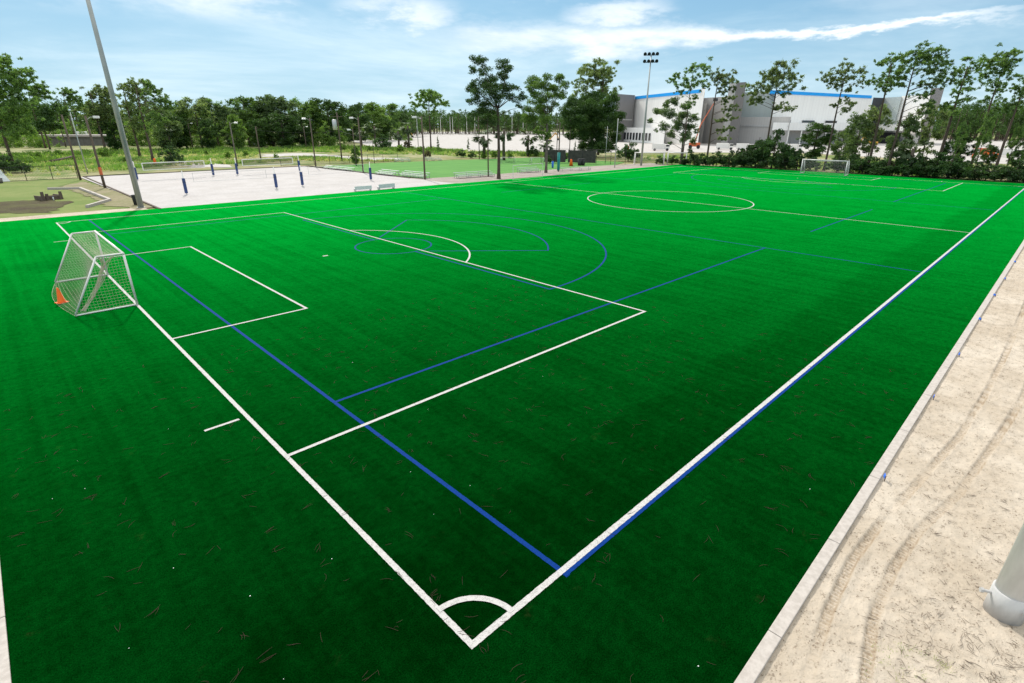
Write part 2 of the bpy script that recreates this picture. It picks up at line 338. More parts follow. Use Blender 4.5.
M = dict(
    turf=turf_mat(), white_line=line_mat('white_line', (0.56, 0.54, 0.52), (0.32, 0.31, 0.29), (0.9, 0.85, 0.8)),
    blue_line=line_mat('blue_line', (0.001, 0.036, 0.21), (0.001, 0.022, 0.11), (0.02, 0.2, 0.9), 0.12),
    verge=sand_mat('verge_sand', (0.59, 0.515, 0.42), (0.46, 0.385, 0.295), (0.075, 0.045, 0.025), 0.95, 0.8),
    court=sand_mat('court_sand', (0.52, 0.495, 0.48), (0.455, 0.43, 0.41), (0.5, 0.44, 0.4), 0.35, 0.4),
    lot=sand_mat('lot_sand', (0.54, 0.515, 0.49), (0.44, 0.415, 0.385), (0.28, 0.26, 0.23), 0.4),
    gravel=sand_mat('gravel', (0.40, 0.355, 0.32), (0.31, 0.27, 0.23), (0.16, 0.11, 0.08), 0.7),
    worn=sand_mat('worn_earth', (0.30, 0.26, 0.17), (0.20, 0.20, 0.09), (0.12, 0.10, 0.05), 0.6), mulch=sand_mat('mulch', (0.062, 0.046, 0.030), (0.10, 0.10, 0.038), (0.26, 0.22, 0.17), 0.6, 1.0),
    ground=ground_mat(), lawn=lawn_mat('lawn', (0.085, 0.125, 0.022), (0.165, 0.175, 0.055), sheen=(0.5, 0.6, 0.2)),
    practice=lawn_mat('practice_lawn', (0.075, 0.19, 0.028), (0.115, 0.24, 0.045), 0.6, (0.35, 0.8, 0.25)),
    concrete=simple('concrete', (0.50, 0.455, 0.41), (0.40, 0.36, 0.32), 9.0, 0.85, bump=0.15),
    joint=simple('joint', (0.12, 0.10, 0.09), rough=0.9),
    white_metal=simple('white_metal', (0.88, 0.85, 0.80), (0.78, 0.75, 0.70), 4.0, 0.35),
    net=simple('net_cord', (0.62, 0.57, 0.44), (0.50, 0.46, 0.35), 20.0, 0.8),
    dark_net=simple('dark_net_cord', (0.05, 0.05, 0.05), rough=0.8),
    pale_net=simple('pale_net_cord', (0.6, 0.6, 0.58), rough=0.8),
    galv=simple('galvanised_steel', (0.44, 0.45, 0.43), (0.33, 0.355, 0.34), 2.2, 0.45, 0.35, stretch=(1, 1, 0.25)),
    galv_old=simple('weathered_steel', (0.58, 0.57, 0.55), (0.46, 0.45, 0.44), 5.0, 0.6, 0.0, stretch=(1, 1, 0.4), bump=0.05),
    pole_steel=simple('pole_steel', (0.80, 0.80, 0.80), (0.66, 0.66, 0.66), 4.0, 0.5, 0.0, stretch=(1, 1, 0.3)),
    alu=simple('aluminium', (0.62, 0.62, 0.62), (0.48, 0.48, 0.48), 3.0, 0.4, 0.5),
    blue_pad=simple('blue_pad', (0.035, 0.07, 0.20), (0.025, 0.05, 0.15), 3.0, 0.55),
    teal=simple('teal_pad', (0.01, 0.30, 0.27), (0.01, 0.22, 0.2), 3.0, 0.5),
    wood=simple('weathered_wood', (0.16, 0.12, 0.09), (0.09, 0.07, 0.055), 5.0, 0.9, bump=0.3, stretch=(3, 3, 0.3)),
    bark=simple('bark', (0.13, 0.095, 0.07), (0.06, 0.045, 0.035), 4.0, 0.95, bump=0.5, stretch=(2, 2, 0.5)),
    grey_bark=simple('grey_bark', (0.19, 0.165, 0.14), (0.10, 0.085, 0.07), 4.0, 0.95, bump=0.5, stretch=(2, 2, 0.5)),
    palm_bark=simple('palm_bark', (0.15, 0.12, 0.09), (0.08, 0.065, 0.05), 9.0, 0.95, bump=0.6, stretch=(1, 1, 3)),
    orange=simple('orange_plastic', (1.0, 0.17, 0.012), (0.95, 0.14, 0.010), 3.0, 0.5),
    orange_paint=simple('orange_paint', (0.65, 0.14, 0.05), rough=0.5),
    yellow_paint=simple('yellow_paint', (0.65, 0.33, 0.03), rough=0.5),
    black=simple('black_plastic', (0.02, 0.02, 0.022), rough=0.6), dark=simple('dark_paint', (0.035, 0.037, 0.04), rough=0.7),
    flag=simple('blue_plastic', (0.03, 0.17, 0.75), rough=0.5), lamp=simple('lamp_glass', (0.85, 0.85, 0.83), rough=0.25),
    windscreen=simple('windscreen_fabric', (0.04, 0.038, 0.036), (0.07, 0.066, 0.06), 2.0, 0.9),
    white_fabric=simple('white_panel', (0.80, 0.82, 0.79), (0.70, 0.72, 0.70), 2.0, 0.6),
    clad_white=panel_mat('white_cladding', (0.92, 0.90, 0.86), (0.6, 0.55, 0.54), 2.4),
    clad_pale=panel_mat('pale_cladding', (0.52, 0.58, 0.56), (0.38, 0.42, 0.41), 2.4),
    clad_grey=panel_mat('grey_cladding', (0.20, 0.19, 0.185), (0.12, 0.12, 0.12), 1.2),
    clad_mid=panel_mat('mid_grey_cladding', (0.50, 0.485, 0.465), (0.2, 0.2, 0.2), 1.2),
    clad_dark=panel_mat('dark_cladding', (0.05, 0.052, 0.058), (0.03, 0.03, 0.03), 1.2),
    blue_band=simple('blue_band', (0.0, 0.36, 0.92), (0.0, 0.33, 0.86), 0.5, 0.5),
    glass=simple('dark_glass', (0.03, 0.035, 0.04), rough=0.12, spec=0.6),
    brick=simple('grey_block', (0.20, 0.185, 0.17), (0.15, 0.135, 0.125), 1.0, 0.9), roofing=simple('pale_roofing', (0.42, 0.37, 0.34), rough=0.7),
    navy=simple('navy_paint', (0.03, 0.05, 0.14), rough=0.5),
    pine=foliage('pine_needles', (0.064, 0.125, 0.036), (0.216, 0.372, 0.092), 0.5),
    pine_warm=foliage('olive_needles', (0.093, 0.132, 0.053), (0.261, 0.363, 0.132), 0.5),
    oak=foliage('oak_leaves', (0.073, 0.14, 0.025), (0.209, 0.352, 0.062), 0.4),
    oak_dark=foliage('dark_oak_leaves', (0.029, 0.066, 0.015), (0.083, 0.173, 0.031), 0.32),
    oak_olive=foliage('olive_leaves', (0.062, 0.112, 0.043), (0.186, 0.278, 0.091), 0.4),
    scrub=foliage('scrub_leaves', (0.075, 0.148, 0.029), (0.256, 0.434, 0.074), 0.5),
    dark_scrub=foliage('dark_scrub_leaves', (0.03, 0.064, 0.019), (0.092, 0.191, 0.046), 0.35),
    brown_scrub=foliage('dry_leaves', (0.088, 0.068, 0.043), (0.165, 0.145, 0.074), 0.4),
    palm=foliage('palm_fronds', (0.049, 0.087, 0.038), (0.162, 0.231, 0.095), 0.35),
    weeds=foliage('weed_blades', (0.154, 0.308, 0.056), (0.588, 0.532, 0.308), 0.5),
    needles=simple('fallen_needles', (0.045, 0.024, 0.012), (0.028, 0.017, 0.009), 8.0, 0.9),
)

# ------------------------------------------------------------------ ground sheets
W, LEN = 54.86, 105.16
mb = MB()
for x0, x1, y0, y1 in ((-1500, -7.9, -1500, 2600), (129, 2600, -1500, 2600), (-7.9, 129, -3.40, 2600), (-7.9, 129, -1500, -38)):
    mb.add([(x0, y0, -.12), (x1, y0, -.12), (x1, y1, -.12), (x0, y1, -.12)], [(0, 1, 2, 3)])
tag(mb.build('ground', M['ground']), kind='structure')
sheet('sand_path', [(-60, 58.0), (7.6, 58.0), (7.6, 60.9), (4.0, 61.4), (-4, 61.4), (-60, 63)], -0.05, M['verge'])
sheet('lawn', [(-60, 60.5), (7.9, 60.5), (7.6, 104.0), (-60, 104.0)], -0.085, M['lawn'])
bed = [gp(-30, 211), gp(20, 213), gp(48, 212), gp(62, 207), gp(72, 201), gp(40, 199.5), gp(0, 201), gp(-30, 202)]
sheet('mulch_bed', ragged([(p.x, p.y) for p in bed], .4), -0.06, M['mulch'])
dirt = [gp(60, 186), gp(84, 181), gp(120, 192), gp(158, 206.5), gp(138, 208), gp(105, 205), gp(95, 198)]
sheet('worn_earth', ragged([(p.x, p.y) for p in dirt], .3), -0.045, M['worn'])
sheet('volleyball_sand', [(8.6, 57.6), (46.4, 57.6), (45.6, 85), (44.9, 107.2), (7.85, 106.0)], -0.035, M['court'])
sheet('gravel_strip', [(45.2, 57.0), (106.0, 57.0), (110.5, 66.0), (92.0, 68.2), (60, 66.8), (47.6, 68.6), (45.9, 70.5)], -0.055, M['gravel'])
sheet('practice_pitch', [(47.9, 67.4), (62, 66.2), (92, 65.0), (108.0, 71.5), (108.4, 100), (66.0, 106.8), (46.0, 104.5)], -0.075, M['practice'])
tr = [gp(262, 154.0), gp(300, 152.6), gp(330, 154.4), gp(362, 156.9), gp(400, 157.8), gp(400, 159.8), gp(362, 159.9), gp(330, 157.3), gp(300, 155.2), gp(262, 156.6)]
sheet('dirt_track', ragged([(p.x, p.y) for p in tr], .9, 2.5), -0.09, M['lot'])
tr2 = [gp(128, 162.5), gp(160, 160.5), gp(205, 161.8), gp(232, 164.5), gp(232, 167), gp(195, 166.5), gp(160, 163.8), gp(128, 164.2)]
sheet('sandy_clearing', ragged([(p.x, p.y) for p in tr2], .7, 2), -0.09, M['lot'])
sheet('construction_lot', [(97, 158), (128, 172), (118, 142), (126, 117), (150, 104), (172, 88), (196, 60), (178, 20), (168, -30), (420, -160), (700, 250), (640, 640), (300, 640)], -0.09, M['lot'])
sheet('access_road', [(132, 18), (140, 18), (150, -30), (141, -30)], -0.07, M['gravel'])
# the turf itself, a sheet with a thin edge
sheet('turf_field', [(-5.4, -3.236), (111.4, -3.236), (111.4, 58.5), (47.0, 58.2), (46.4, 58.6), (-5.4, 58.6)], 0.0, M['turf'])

# field markings (white above blue above turf)
def seg(mb, a, b, w, z):
    a = Vector((*a, z)); b = Vector((*b, z)); t = (b-a).normalized(); s = Vector((-t.y, t.x, 0))*(w/2)
    L_ = (b-a).length; n = max(1, int(L_/.05)) if L_ < 130 else 1; vs = []      # fibres leave the edges slightly ragged
    for i in range(n+1):
        c = a.lerp(b, i/n); j = .004 if min(i, n-i) > 0 else 0
        vs += [c-s*(1+line_rng.uniform(-j, j)/w*2), c+s*(1+line_rng.uniform(-j, j)/w*2)]
    mb.add(vs, [(2*i, 2*i+2, 2*i+3, 2*i+1) for i in range(n)])
line_rng = random.Random(44)
def arc(mb, c, r, a0, a1, w, z, n=96):
    vs = []
    for i in range(n+1):
        g = a0+(a1-a0)*i/n
        for q in (r-w/2+line_rng.uniform(-.003, .003), r+w/2+line_rng.uniform(-.003, .003)): vs.append((c[0]+q*math.cos(g), c[1]+q*math.sin(g), z))
    mb.add(vs, [(2*i, 2*i+1, 2*i+3, 2*i+2) for i in range(n)])
def poly_marks(mb, pts, w, z):
    for a, b in zip(pts, pts[1:]):
        a, b = Vector(a), Vector(b); t = (b-a).normalized()*(w/2)
        seg(mb, a, b, w, z); z += 0.0002
LW = 0.115; cy = W/2; wl = MB(); Z1 = 0.009
def ext(a, b, e=LW/2):
    a, b = Vector(a), Vector(b); t = (b-a).normalized()*e; return a-t, b+t
def wline(a, b, z=Z1, w=LW): seg(wl, *ext(a, b), w, z)
wline((0, 0), (0, W), Z1); wline((LEN, 0), (LEN, W), Z1)
wline((0, 0), (LEN, 0), Z1+.001, .125); wline((0, W), (LEN, W), Z1+.001)
wline((LEN/2, 0), (LEN/2, W), Z1+.002)
for sx, X0 in ((1, 0.0), (-1, LEN)):
    for hw, dp, zz_ in ((20.117, 16.459, .003), (9.144, 5.486, .004)):
        wline((X0, cy-hw), (X0+sx*dp, cy-hw), Z1+zz_); wline((X0, cy+hw), (X0+sx*dp, cy+hw), Z1+zz_)
        wline((X0+sx*dp, cy-hw), (X0+sx*dp, cy+hw), Z1+zz_+.0005)
    wline((X0+sx*10.87, cy+.25), (X0+sx*11.1, cy+.25), Z1, .18)
    a = math.acos(5.487/9.144); m0 = 0 if sx > 0 else math.pi
    arc(wl, (X0+sx*10.973, cy), 9.144, m0-a, m0+a, LW, Z1+.005)
    for yy, s0 in ((0, 1), (W, -1)):
        a0, a1 = (0, math.pi/2) if sx > 0 else (math.pi/2, math.pi)
        if s0 < 0: a0, a1 = -a1, -a0
        arc(wl, (X0, yy), 0.914, a0, a1, LW, Z1+.006, 24)
    for yy in (10.06, W-10.06): seg(wl, (X0-sx*.22, yy), (X0-sx*1.13, yy), .10, Z1)
arc(wl, (LEN/2, cy), 9.144, 0, 2*math.pi, LW, Z1+.006)
tag(wl.build('white_field_lines', M['white_line']), kind='structure')
bl = MB(); Zb = 0.004; B0 = 2.22
def bline(a, b, z=Zb, w=.11): seg(bl, *ext(a, b, .05), w, z)
for X0, sx in ((B0, 1), (LEN-B0, -1)):
    bline((X0, -0.115), (X0, W-0.2), Zb)
    for yy in (9.12, W-9.12): bline((X0, yy), (X0+sx*32.3, yy), Zb+.001)
    bline((X0+sx*32.25, 0.12), (X0+sx*32.25, W-.12), Zb+.0015)
    gx = X0+sx*13.72
    arc(bl, (gx, cy), 2.62, 0, 2*math.pi, .10, Zb+.002, 64)
    m0 = 0 if sx > 0 else math.pi
    arc(bl, (gx, cy), 14.75, m0-math.pi/2, m0+math.pi/2, .11, Zb+.0025)
    bline((gx, cy-14.75), (gx, cy-2.7), Zb+.003); bline((gx, cy+2.7), (gx, cy+14.75), Zb+.003)
    a8 = R(51.5); arc(bl, (gx, cy), 10.85, m0-a8, m0+a8, .11, Zb+.0025)
    for s_ in (-1, 1):
        e = (gx+10.85*math.cos(m0+s_*a8), cy+10.85*math.sin(m0+s_*a8)); f_ = (gx+2.65*math.cos(m0+s_*R(40)), cy+2.65*math.sin(m0+s_*R(40)))
        bline(e, (gx+sx*.8, cy+s_*3.2*sx), Zb+.0032)
for yy in (9.1, W-9.1): bline((43.55, yy), (61.7, yy), Zb)
bline((B0, -0.098), (LEN-B0, -0.098), Zb+.0035, .10)
tag(bl.build('blue_field_lines', M['blue_line']), kind='structure')

# kerbs: cast in lengths with open joints
def kerb(name, x0, x1, y0, y1, step, along='x'):
    mb = MB(); n = int(((x1-x0) if along == 'x' else (y1-y0))/step)
    for i in range(n):
        if along == 'x': mb.box(((x0+(i+.5)*step), (y0+y1)/2, -0.075), (step-.012, y1-y0, .19))
        else: mb.box(((x0+x1)/2, y0+(i+.5)*step, -0.075), (x1-x0, step-.012, .19))
    o = mb.build(name, M['concrete'], bevel=0.012); return tag(o, kind='structure')
kerb('kerb', -5.4, 111.4, -3.455, -3.240, 3.05)
kerb('kerb', -5.66, -5.405, -3.2, 58.0, 3.05, 'y')
# dark timber edge round the sand court
e = MB(); e.box((8.42, 81.9, -0.03), (.2, 47.6, .18)); e.box((46.0, 88.5, -0.02), (.2, 37, .2)); e.box((27, 106.7, -0.02), (37.4, .2, .2))
tag(e.build('timber_edging', M['wood']), kind='structure')
# concrete edging in the lawn
e = MB(); a = [gp(48, 189), gp(80, 188.6), gp(110, 200.3), gp(87, 207)]
for p, q in zip(a, a[1:]): e.box(((p.x+q.x)/2, (p.y+q.y)/2, 0.02), ((q-p).length, .28, .34), math.atan2(q.y-p.y, q.x-p.x))
tag(e.build('lawn_edging', M['concrete']), kind='structure')

# sandy verge beyond the near kerb: real relief with tyre tracks
def verge():
    xs = np.concatenate([np.arange(-8, 1.5, .12), np.arange(1.5, 15, .027), np.geomspace(15, 130, 330)])
    g = [-3.452]; st = .027
    while g[-1] > -40: g.append(g[-1]-st); st = st if g[-1] > -9.5 else st*1.12
    ys = np.array(g)
    XX, YY = np.meshgrid(xs, ys, indexing='ij')
    def vnoise(f, seed):
        r = np.random.default_rng(seed); n = 256; t = r.random((n, n)); a = XX*f; b = YY*f
        i = np.floor(a).astype(int); j = np.floor(b).astype(int); u = a-i; v = b-j; u = u*u*(3-2*u); v = v*v*(3-2*v)
        return (t[i % n, j % n]*(1-u)+t[(i+1) % n, j % n]*u)*(1-v)+(t[i % n, (j+1) % n]*(1-u)+t[(i+1) % n, (j+1) % n]*u)*v-.5
    ZZ = -.062+.03*vnoise(.5, 1)+.028*vnoise(1.7, 2)+.024*vnoise(5, 3)+.020*vnoise(13, 4)
    near_ = np.clip(1-(-3.45-YY)/.5, 0, 1); ZZ = ZZ*(1-near_)+near_*(-.045+.3*(ZZ+.062))
    tracks = [[(1.0, -4.35), (3.35, -3.98), (5.0, -3.80), (6.6, -3.74), (8.4, -3.86), (10.7, -4.13), (13.8, -4.45), (17.8, -4.63), (22.6, -4.71), (29, -4.7), (60, -4.6)],
              [(1.5, -5.6), (4.05, -4.60), (5.3, -4.40), (6.9, -4.35), (8.6, -4.48), (10.7, -4.86), (13.3, -5.1), (16, -5.33), (18.2, -5.48), (24, -5.6), (60, -5.5)]]
    DK = np.zeros(XX.shape)  # darker pressed sand, with tread and rut-edge shade painted in
    for pi, pts in enumerate(tracks):
        P = np.array(pts); best = np.full(XX.shape, 9.0); arc_ = np.zeros(XX.shape); side = np.zeros(XX.shape); s0 = 0.0
        for a, b in zip(P, P[1:]):
            d = b-a; l = np.hypot(*d); t = np.clip(((XX-a[0])*d[0]+(YY-a[1])*d[1])/l/l, 0, 1)
            ex = XX-a[0]-t*d[0]; ey = YY-a[1]-t*d[1]; di = np.hypot(ex, ey); m = di < best
            best[m] = di[m]; arc_[m] = s0+t[m]*l; side[m] = np.sign(ex*d[1]-ey*d[0])[m]; s0 += l
        hw = .085; inside = np.clip((hw-best)/.03, 0, 1)
        wear = np.clip(.75+2.2*vnoise(.8, 20+pi), .1, 1)
        tread = np.where(np.sin(2*np.pi*(arc_/.09+best*3.0)) > 0.1, 1.0, 0.0)
        DK = np.maximum(DK, wear*(inside*(.15+.5*tread)+np.clip(.6+3*vnoise(1.3, 30+pi), 0, 1)*np.exp(-((best-hw)/.016)**2)*(side > 0))); ZZ += wear*(-(.018+.026*tread*(best < .075))*inside + .007*np.exp(-((best-hw-.035)/.03)**2))
    nx, ny = XX.shape; me = bpy.data.meshes.new('sand_verge')
    me.vertices.add(nx*ny); me.vertices.foreach_set('co', np.stack([XX, YY, ZZ], -1).astype(np.float32).ravel())
    ii, jj = np.meshgrid(np.arange(nx-1), np.arange(ny-1), indexing='ij'); q = (ii*ny+jj).ravel()
    f = np.stack([q, q+1, q+ny+1, q+ny], -1)[:, ::-1].astype(np.int32)
    me.loops.add(f.size); me.loops.foreach_set('vertex_index', f.ravel()); me.polygons.add(len(f)); me.polygons.foreach_set('loop_start', np.arange(0, f.size, 4, dtype=np.int32))
    me.polygons.foreach_set('use_smooth', np.ones(len(f), dtype=bool)); me.update(calc_edges=True); me.materials.append(M['verge'])
    at_ = me.attributes.new('pressed_shade', 'FLOAT', 'POINT'); at_.data.foreach_set('value', DK.astype(np.float32).ravel())
    if me.polygons[0].normal.z < 0: me.flip_normals()
    o = bpy.data.objects.new('sand_verge', me); COL.objects.link(o); tag(o, kind='structure')
verge()

# ------------------------------------------------------------------ vegetation
def leaf_cloud(blobs, leaf, cover, needle=False, clumps=7, seed=0, squash=1.0):
    """blobs: (x, y, z, r). Leaves gather in small clumps inside each blob; returns faces and per-leaf tone"""
    g = np.random.default_rng(seed); V, T = [], []
    for (x, y, z, r) in blobs:
        m = max(2, int(clumps*min(2.2, max(.45, r))))
        d = g.normal(size=(m, 3)); d /= np.linalg.norm(d, axis=1)[:, None]
        cc = np.array([x, y, z])+d*(r*g.random((m, 1))**.5*.85)*np.array([1, 1, squash])
        cr = r*g.uniform(.34, .62, m); tone = np.clip(g.normal(.42, .22, m), 0, 1)
        area = leaf*leaf*(.42 if needle else .75)
        for k in range(m):
            n = int(cover*math.pi*cr[k]**2/area*1.15)+6
            dd = g.normal(size=(n, 3)); dd /= np.linalg.norm(dd, axis=1)[:, None]
            p = cc[k]+(dd*np.abs(g.normal(0, .62, (n, 1)))*cr[k]*1.15 if needle else dd*(cr[k]*g.random((n, 1))**.42))*np.array([1, 1, .6 if needle else .72*squash])
            ax = dd+g.normal(size=(n, 3))*(.5 if needle else 1.2); ax /= np.linalg.norm(ax, axis=1)[:, None]
            ot = np.cross(ax, g.normal(size=(n, 3))); ot /= np.linalg.norm(ot, axis=1)[:, None]+1e-9
            ln = leaf*g.uniform(.6, 1.25, (n, 1)); wd = ln*(.30 if needle else .62)
            a = ax*ln*.5; b = ot*wd*.5
            if needle: q = np.stack([p-a*1.2-b*.5, p-a*1.2+b*.5, p+a*1.2+b, p+a*1.2-b], 1)
            else: q = np.stack([p-a, p+b*.9-a*.05, p+a, p-b*.9+a*.1], 1)
            V.append(q); T.append(np.clip(tone[k]+g.normal(0, .12, n), 0, 1))
    return np.concatenate(V), np.concatenate(T)
def trunk_mb(H, r, blobs, seed, lean=0.0, limb=.28, frac=.9, n=8):
    g = random.Random(seed); mb = MB(); pts, rad = [], []
    k = 9; ax, ay = g.uniform(-1, 1), g.uniform(-1, 1)
    path = lambda t: Vector((lean*H*t+.012*H*ax*math.sin(3.3*t)+.006*H*math.sin(8*t+ax), .012*H*ay*math.sin(2.7*t+1)-.012*H*ay*.84, H*t))
    for i in range(k+1):
        t = i/k*frac; pts.append(path(t)); rad.append(r*((1-t)**.8*.86+.14)*(1.35 if i == 0 else 1))
    pts[0].z = -0.15
    mb.tube(pts, rad, n)
    for (x, y, z, br) in blobs:
        c = Vector((x, y, z)); tz = min(frac-.03, max(.15, (z-.35*math.hypot(x-lean*z, y)-.1*br)/H))
        s = path(tz); m = s.lerp(c, .5)+Vector((g.uniform(-.2, .2), g.uniform(-.2, .2), g.uniform(-.05, .25)))*br
        rr = max(.02, limb*r*(1-tz*.5))
        if (c-s).length > .5: mb.tube([s, m, c], [rr, rr*.7, rr*.25], 5)
    return mb
KIND_MAT = {'pine': ('pine', 'bark'), 'warm': ('pine_warm', 'bark'), 'oak': ('oak', 'grey_bark'), 'dark': ('oak_dark', 'bark'), 'olive': ('oak_olive', 'grey_bark')}
def hero(name, label, cat, base, blobs_px, kind, r=.2, cover=1.5, group=None, seed=1, frac=None, extra=(), leafk=1.0, deep=1.0, clumps=7, stems=1):
    frac = frac or (.93 if kind in ('pine', 'warm') else .62); cover *= 1.45; clumps += 3
    b = gp(*base); t = thing(name, label, cat, (b.x, b.y, 0), 0, group)
    s, n = facing(b); g = random.Random(seed); bl_ = []
    uz = [(*on_plane(b, px, py), rp) for px, py, rp in blobs_px]
    um = sum(u for u, z, q in uz)/len(uz); half = max(abs(u-um) for u, z, q in uz)+.01
    for u, z, rp in uz:
        rm = rp*depth((b.x, b.y, z))/F_PX*(1.16 if kind in ('pine', 'warm') else 1.04)
        w_ = half*math.sqrt(max(0, 1-((u-um)/half)**2))*.75*deep; v = g.uniform(-w_, w_)
        q = s*u+n*v; bl_.append((q.x, q.y, z, rm))
    H = max(z+q*.5 for x, y, z, q in bl_); limbs_ = bl_
    if kind in ('pine', 'warm'):                               # several looser tufts for every spray of needles
        bl_ = [(x+g.gauss(0, .60)*q, y+g.gauss(0, .75)*q, z-.1*q+g.gauss(0, .40)*q, q*g.uniform(.24, .48)) for x, y, z, q in bl_ for _ in range(13)]
    d = math.hypot(b.x-CX, b.y-CY); leaf = max(.16, min(.6, .0023*d))*leafk; needle = kind in ('pine', 'warm')
    V, T = leaf_cloud(bl_, leaf*(1.1 if needle else 1), cover*(.80 if needle else 1), needle, clumps, seed, .85)
    fm, bm = KIND_MAT[kind]
    tr_ = trunk_mb(H, r, limbs_, seed, 0.0, .3, frac)
    tr_.build('trunk', M[bm], t, True); quads('crown', V, T, M[fm], t)
    return t

G_PINE = 'tall pines along the far end of the turf'
P1 = [(703,66,5),(694,68.5,5),(705,73,4),(692,77,5),(677,75,3),(672.5,79.5,3),(681,84,4),(699,82,5),(688,86,4),(705,84,4),(681,92.7,3),(694,97,3),(692,104,3)]
P2 = [(723,73,6),(716,77,5),(729.5,77,5),(718.5,84,5),(727,84,5),(732,88,3),(723,90.5,4),(732,97,3),(725,101,3),(734,106,4),(727,110,3),(732,117,3),(723,119,4),(729.5,128,3),(721,130,3),(723,137,4)]
P3 = [(782,68,8),(768,75,7),(794,77.5,5),(756,84.5,6),(770.5,84.5,7),(784.5,84.5,7),(789,75,6),(754,92.7,6),(763,91.6,5),(752,101,4),(759,100,4),(784.5,94,4),(790,108,4),(777.5,108,4),(783,105.6,4),(775,70.5,6)]
P4 = [(848,66,5),(859.5,70.5,4),(838.5,70.5,6),(827,76,5),(848,75,6),(857,81,5),(836,78.7,5),(843,84.5,5),(831,82,3),(850,89,3),(843,101,3),(850,103,4),(845.5,109,4),(834,105.6,2)]
P5 = [(892,59,6),(883,63,4),(899,57.6,5),(876,78.7,4),(885,80,5),(880.6,85.7,4),(892,82,5),(870,82,3),(886,89,4),(890,70.5,4)]
P6 = [(928,51,8),(917,53,6),(937,53,6),(913,60,7),(924,60,7),(935,62,7),(946,62,5),(906,66,6),(919,68.6,6),(930,71,5),(899.5,71,5),(948,73,6),(941,79.6,6),(950,80.7,4),(935,82,4),(904,75,5),(895,77,4),(921.5,84,4),(902,84,3),(926,93,4),(921.5,97,4),(928,104,5),(946,104,3),(926,112.5,4)]
P7 = [(973,60.5,5),(964,67,5),(975.5,69.5,5),(959.5,74,4),(971,78.6,5),(980,65,3),(962,83,4),(955,92,4),(959.5,101,4),(973,99,4),(950.5,106,4),(955,113,4),(968.6,88,4)]
P8 = [(1003,53.6,7),(1012,53.6,5),(991,60.5,6),(998,63,7),(1009.5,65,6),(1016,60.5,4),(987,67,3),(993.6,72,5),(1005,72,4),(991,82,6),(1000.5,83,5),(1016,76,4),(984.5,76,3),(996,90,4),(987,99,4),(996,106,4)]
P9 = [(1009.5,101,5),(1007,108,3),(1018.6,92,4),(1021,103,4),(1016,88,3),(1030,95,6),(1035,85,7),(1042,92,6),(1028,80,5)]
PT = 'pine_tree'
hero(PT, 'slender pine rising out of the bushy tree right of the floodlight mast', 'pine tree', (681.5, 164), P1, 'pine', .17, group=G_PINE, seed=11)
hero(PT, 'pine with sparse foliage far down its trunk, beside the dark grey tower', 'pine tree', (706, 164.5), P2, 'warm', .24, group=G_PINE, seed=12)
hero(PT, 'umbrella-crowned pine over the left end of the right hall\'s blue roof band', 'pine tree', (763, 166), P3, 'warm', .24, group=G_PINE, seed=13)
hero(PT, 'pine with thin bare trunk directly behind the far white goal', 'pine tree', (824, 170), P4, 'warm', .22, 1.25, group=G_PINE, seed=14)
hero(PT, 'smaller-crowned pine where the blue roof band ends, left of the broadest pine', 'pine tree', (866, 172.5), P5, 'pine', .26, group=G_PINE, seed=15)
hero(PT, 'tallest, broadest pine of the row, crown above the building\'s curved pale end', 'pine tree', (886, 175), P6, 'pine', .25, group=G_PINE, seed=16)
hero(PT, 'loose thin-crowned pine just right of the grey end tower', 'pine tree', (934, 176), P7, 'pine', .30, 1.2, group=G_PINE, seed=17)
hero(PT, 'tall tufted pine right of the grey end tower with a round top', 'pine tree', (968, 175), P8, 'pine', .22, group=G_PINE, seed=18)
hero(PT, 'rightmost pine of the row, its crown cut by the photo edge', 'pine tree', (992, 179), P9, 'pine', .25, group=G_PINE, seed=19)

A = [(480,62,9),(473,69,6),(483.5,71,8),(502.6,66,8),(507,69,7),(496,75,8),(472,87,8),(487,82,10),(504.5,78.5,8),(478,94,9),(493,92,10),(506,90,9),(516,88,6),(521.6,95.7,7),(512,97.6,7),(472,101,5),(483.5,103,9),(497,99.5,8),(520,107,5),(481.6,111,8),(489,111,9),(470,118.5,7),(476,115.6,6),(491,120,8),(483.5,122,6)]
B = [(533.7,81.4,8),(548,78,6),(560,79,7),(566,84.6,6),(541,86,8),(554,88.6,8),(534.5,92,8),(530,88,5),(546,96.7,9),(560,93.5,7),(563.5,96.7,4),(536,103,8),(529.7,109.6,7),(542.5,109.6,8),(552,106,7),(525,119,6),(533,119,7),(544,119,7),(549,127,6),(539,129,6),(546,135,6),(541,135,5),(546.5,144,4)]
OAK = [(572,103,9),(585,99,9),(598,97,9),(610,101,9),(568,113,9),(580,110,11),(594,108,12),(608,111,11),(617,116,7),(568,125,8),(580,122,11),(595,122,12),(610,124,10),(619,128,6),(572,135,7),(585,135,10),(600,136,10),(613,137,7),(592,146,8),(603,147,8),(582,146,6),(612,147,6)]
PB = [(599,63,7),(586,67.7,7),(607,69,6),(592.5,71,7),(583,74,5),(602,76,7),(576,81.4,3),(584,83,4),(610,74,4),(600.5,82,6),(607,80.6,4),(584,92,7),(610,93.5,5),(602,90,6)]
UM = [(425,92.4,5),(418.6,96,4),(430,93.7,6),(436,96,5),(442,101,4),(445,103.6,2.5),(413.7,103.6,2.5),(418.6,106,3),(425,106,3.5),(431,101,5),(425,98.6,5),(432,110,3.5),(433.6,113.6,2.5),(437,105,3)]
TB = [(666,104,5),(674.6,101.5,6),(685.6,106,6),(657,112,6),(668,114.6,7),(681,114.6,8),(694,117,6),(650.5,121,4),(663.6,125.6,6),(677,125.6,7),(690,125.6,7),(696.6,130,4),(672.5,134,6),(685.6,136.6,7),(694,141,5),(670,143,3),(655,130,3)]
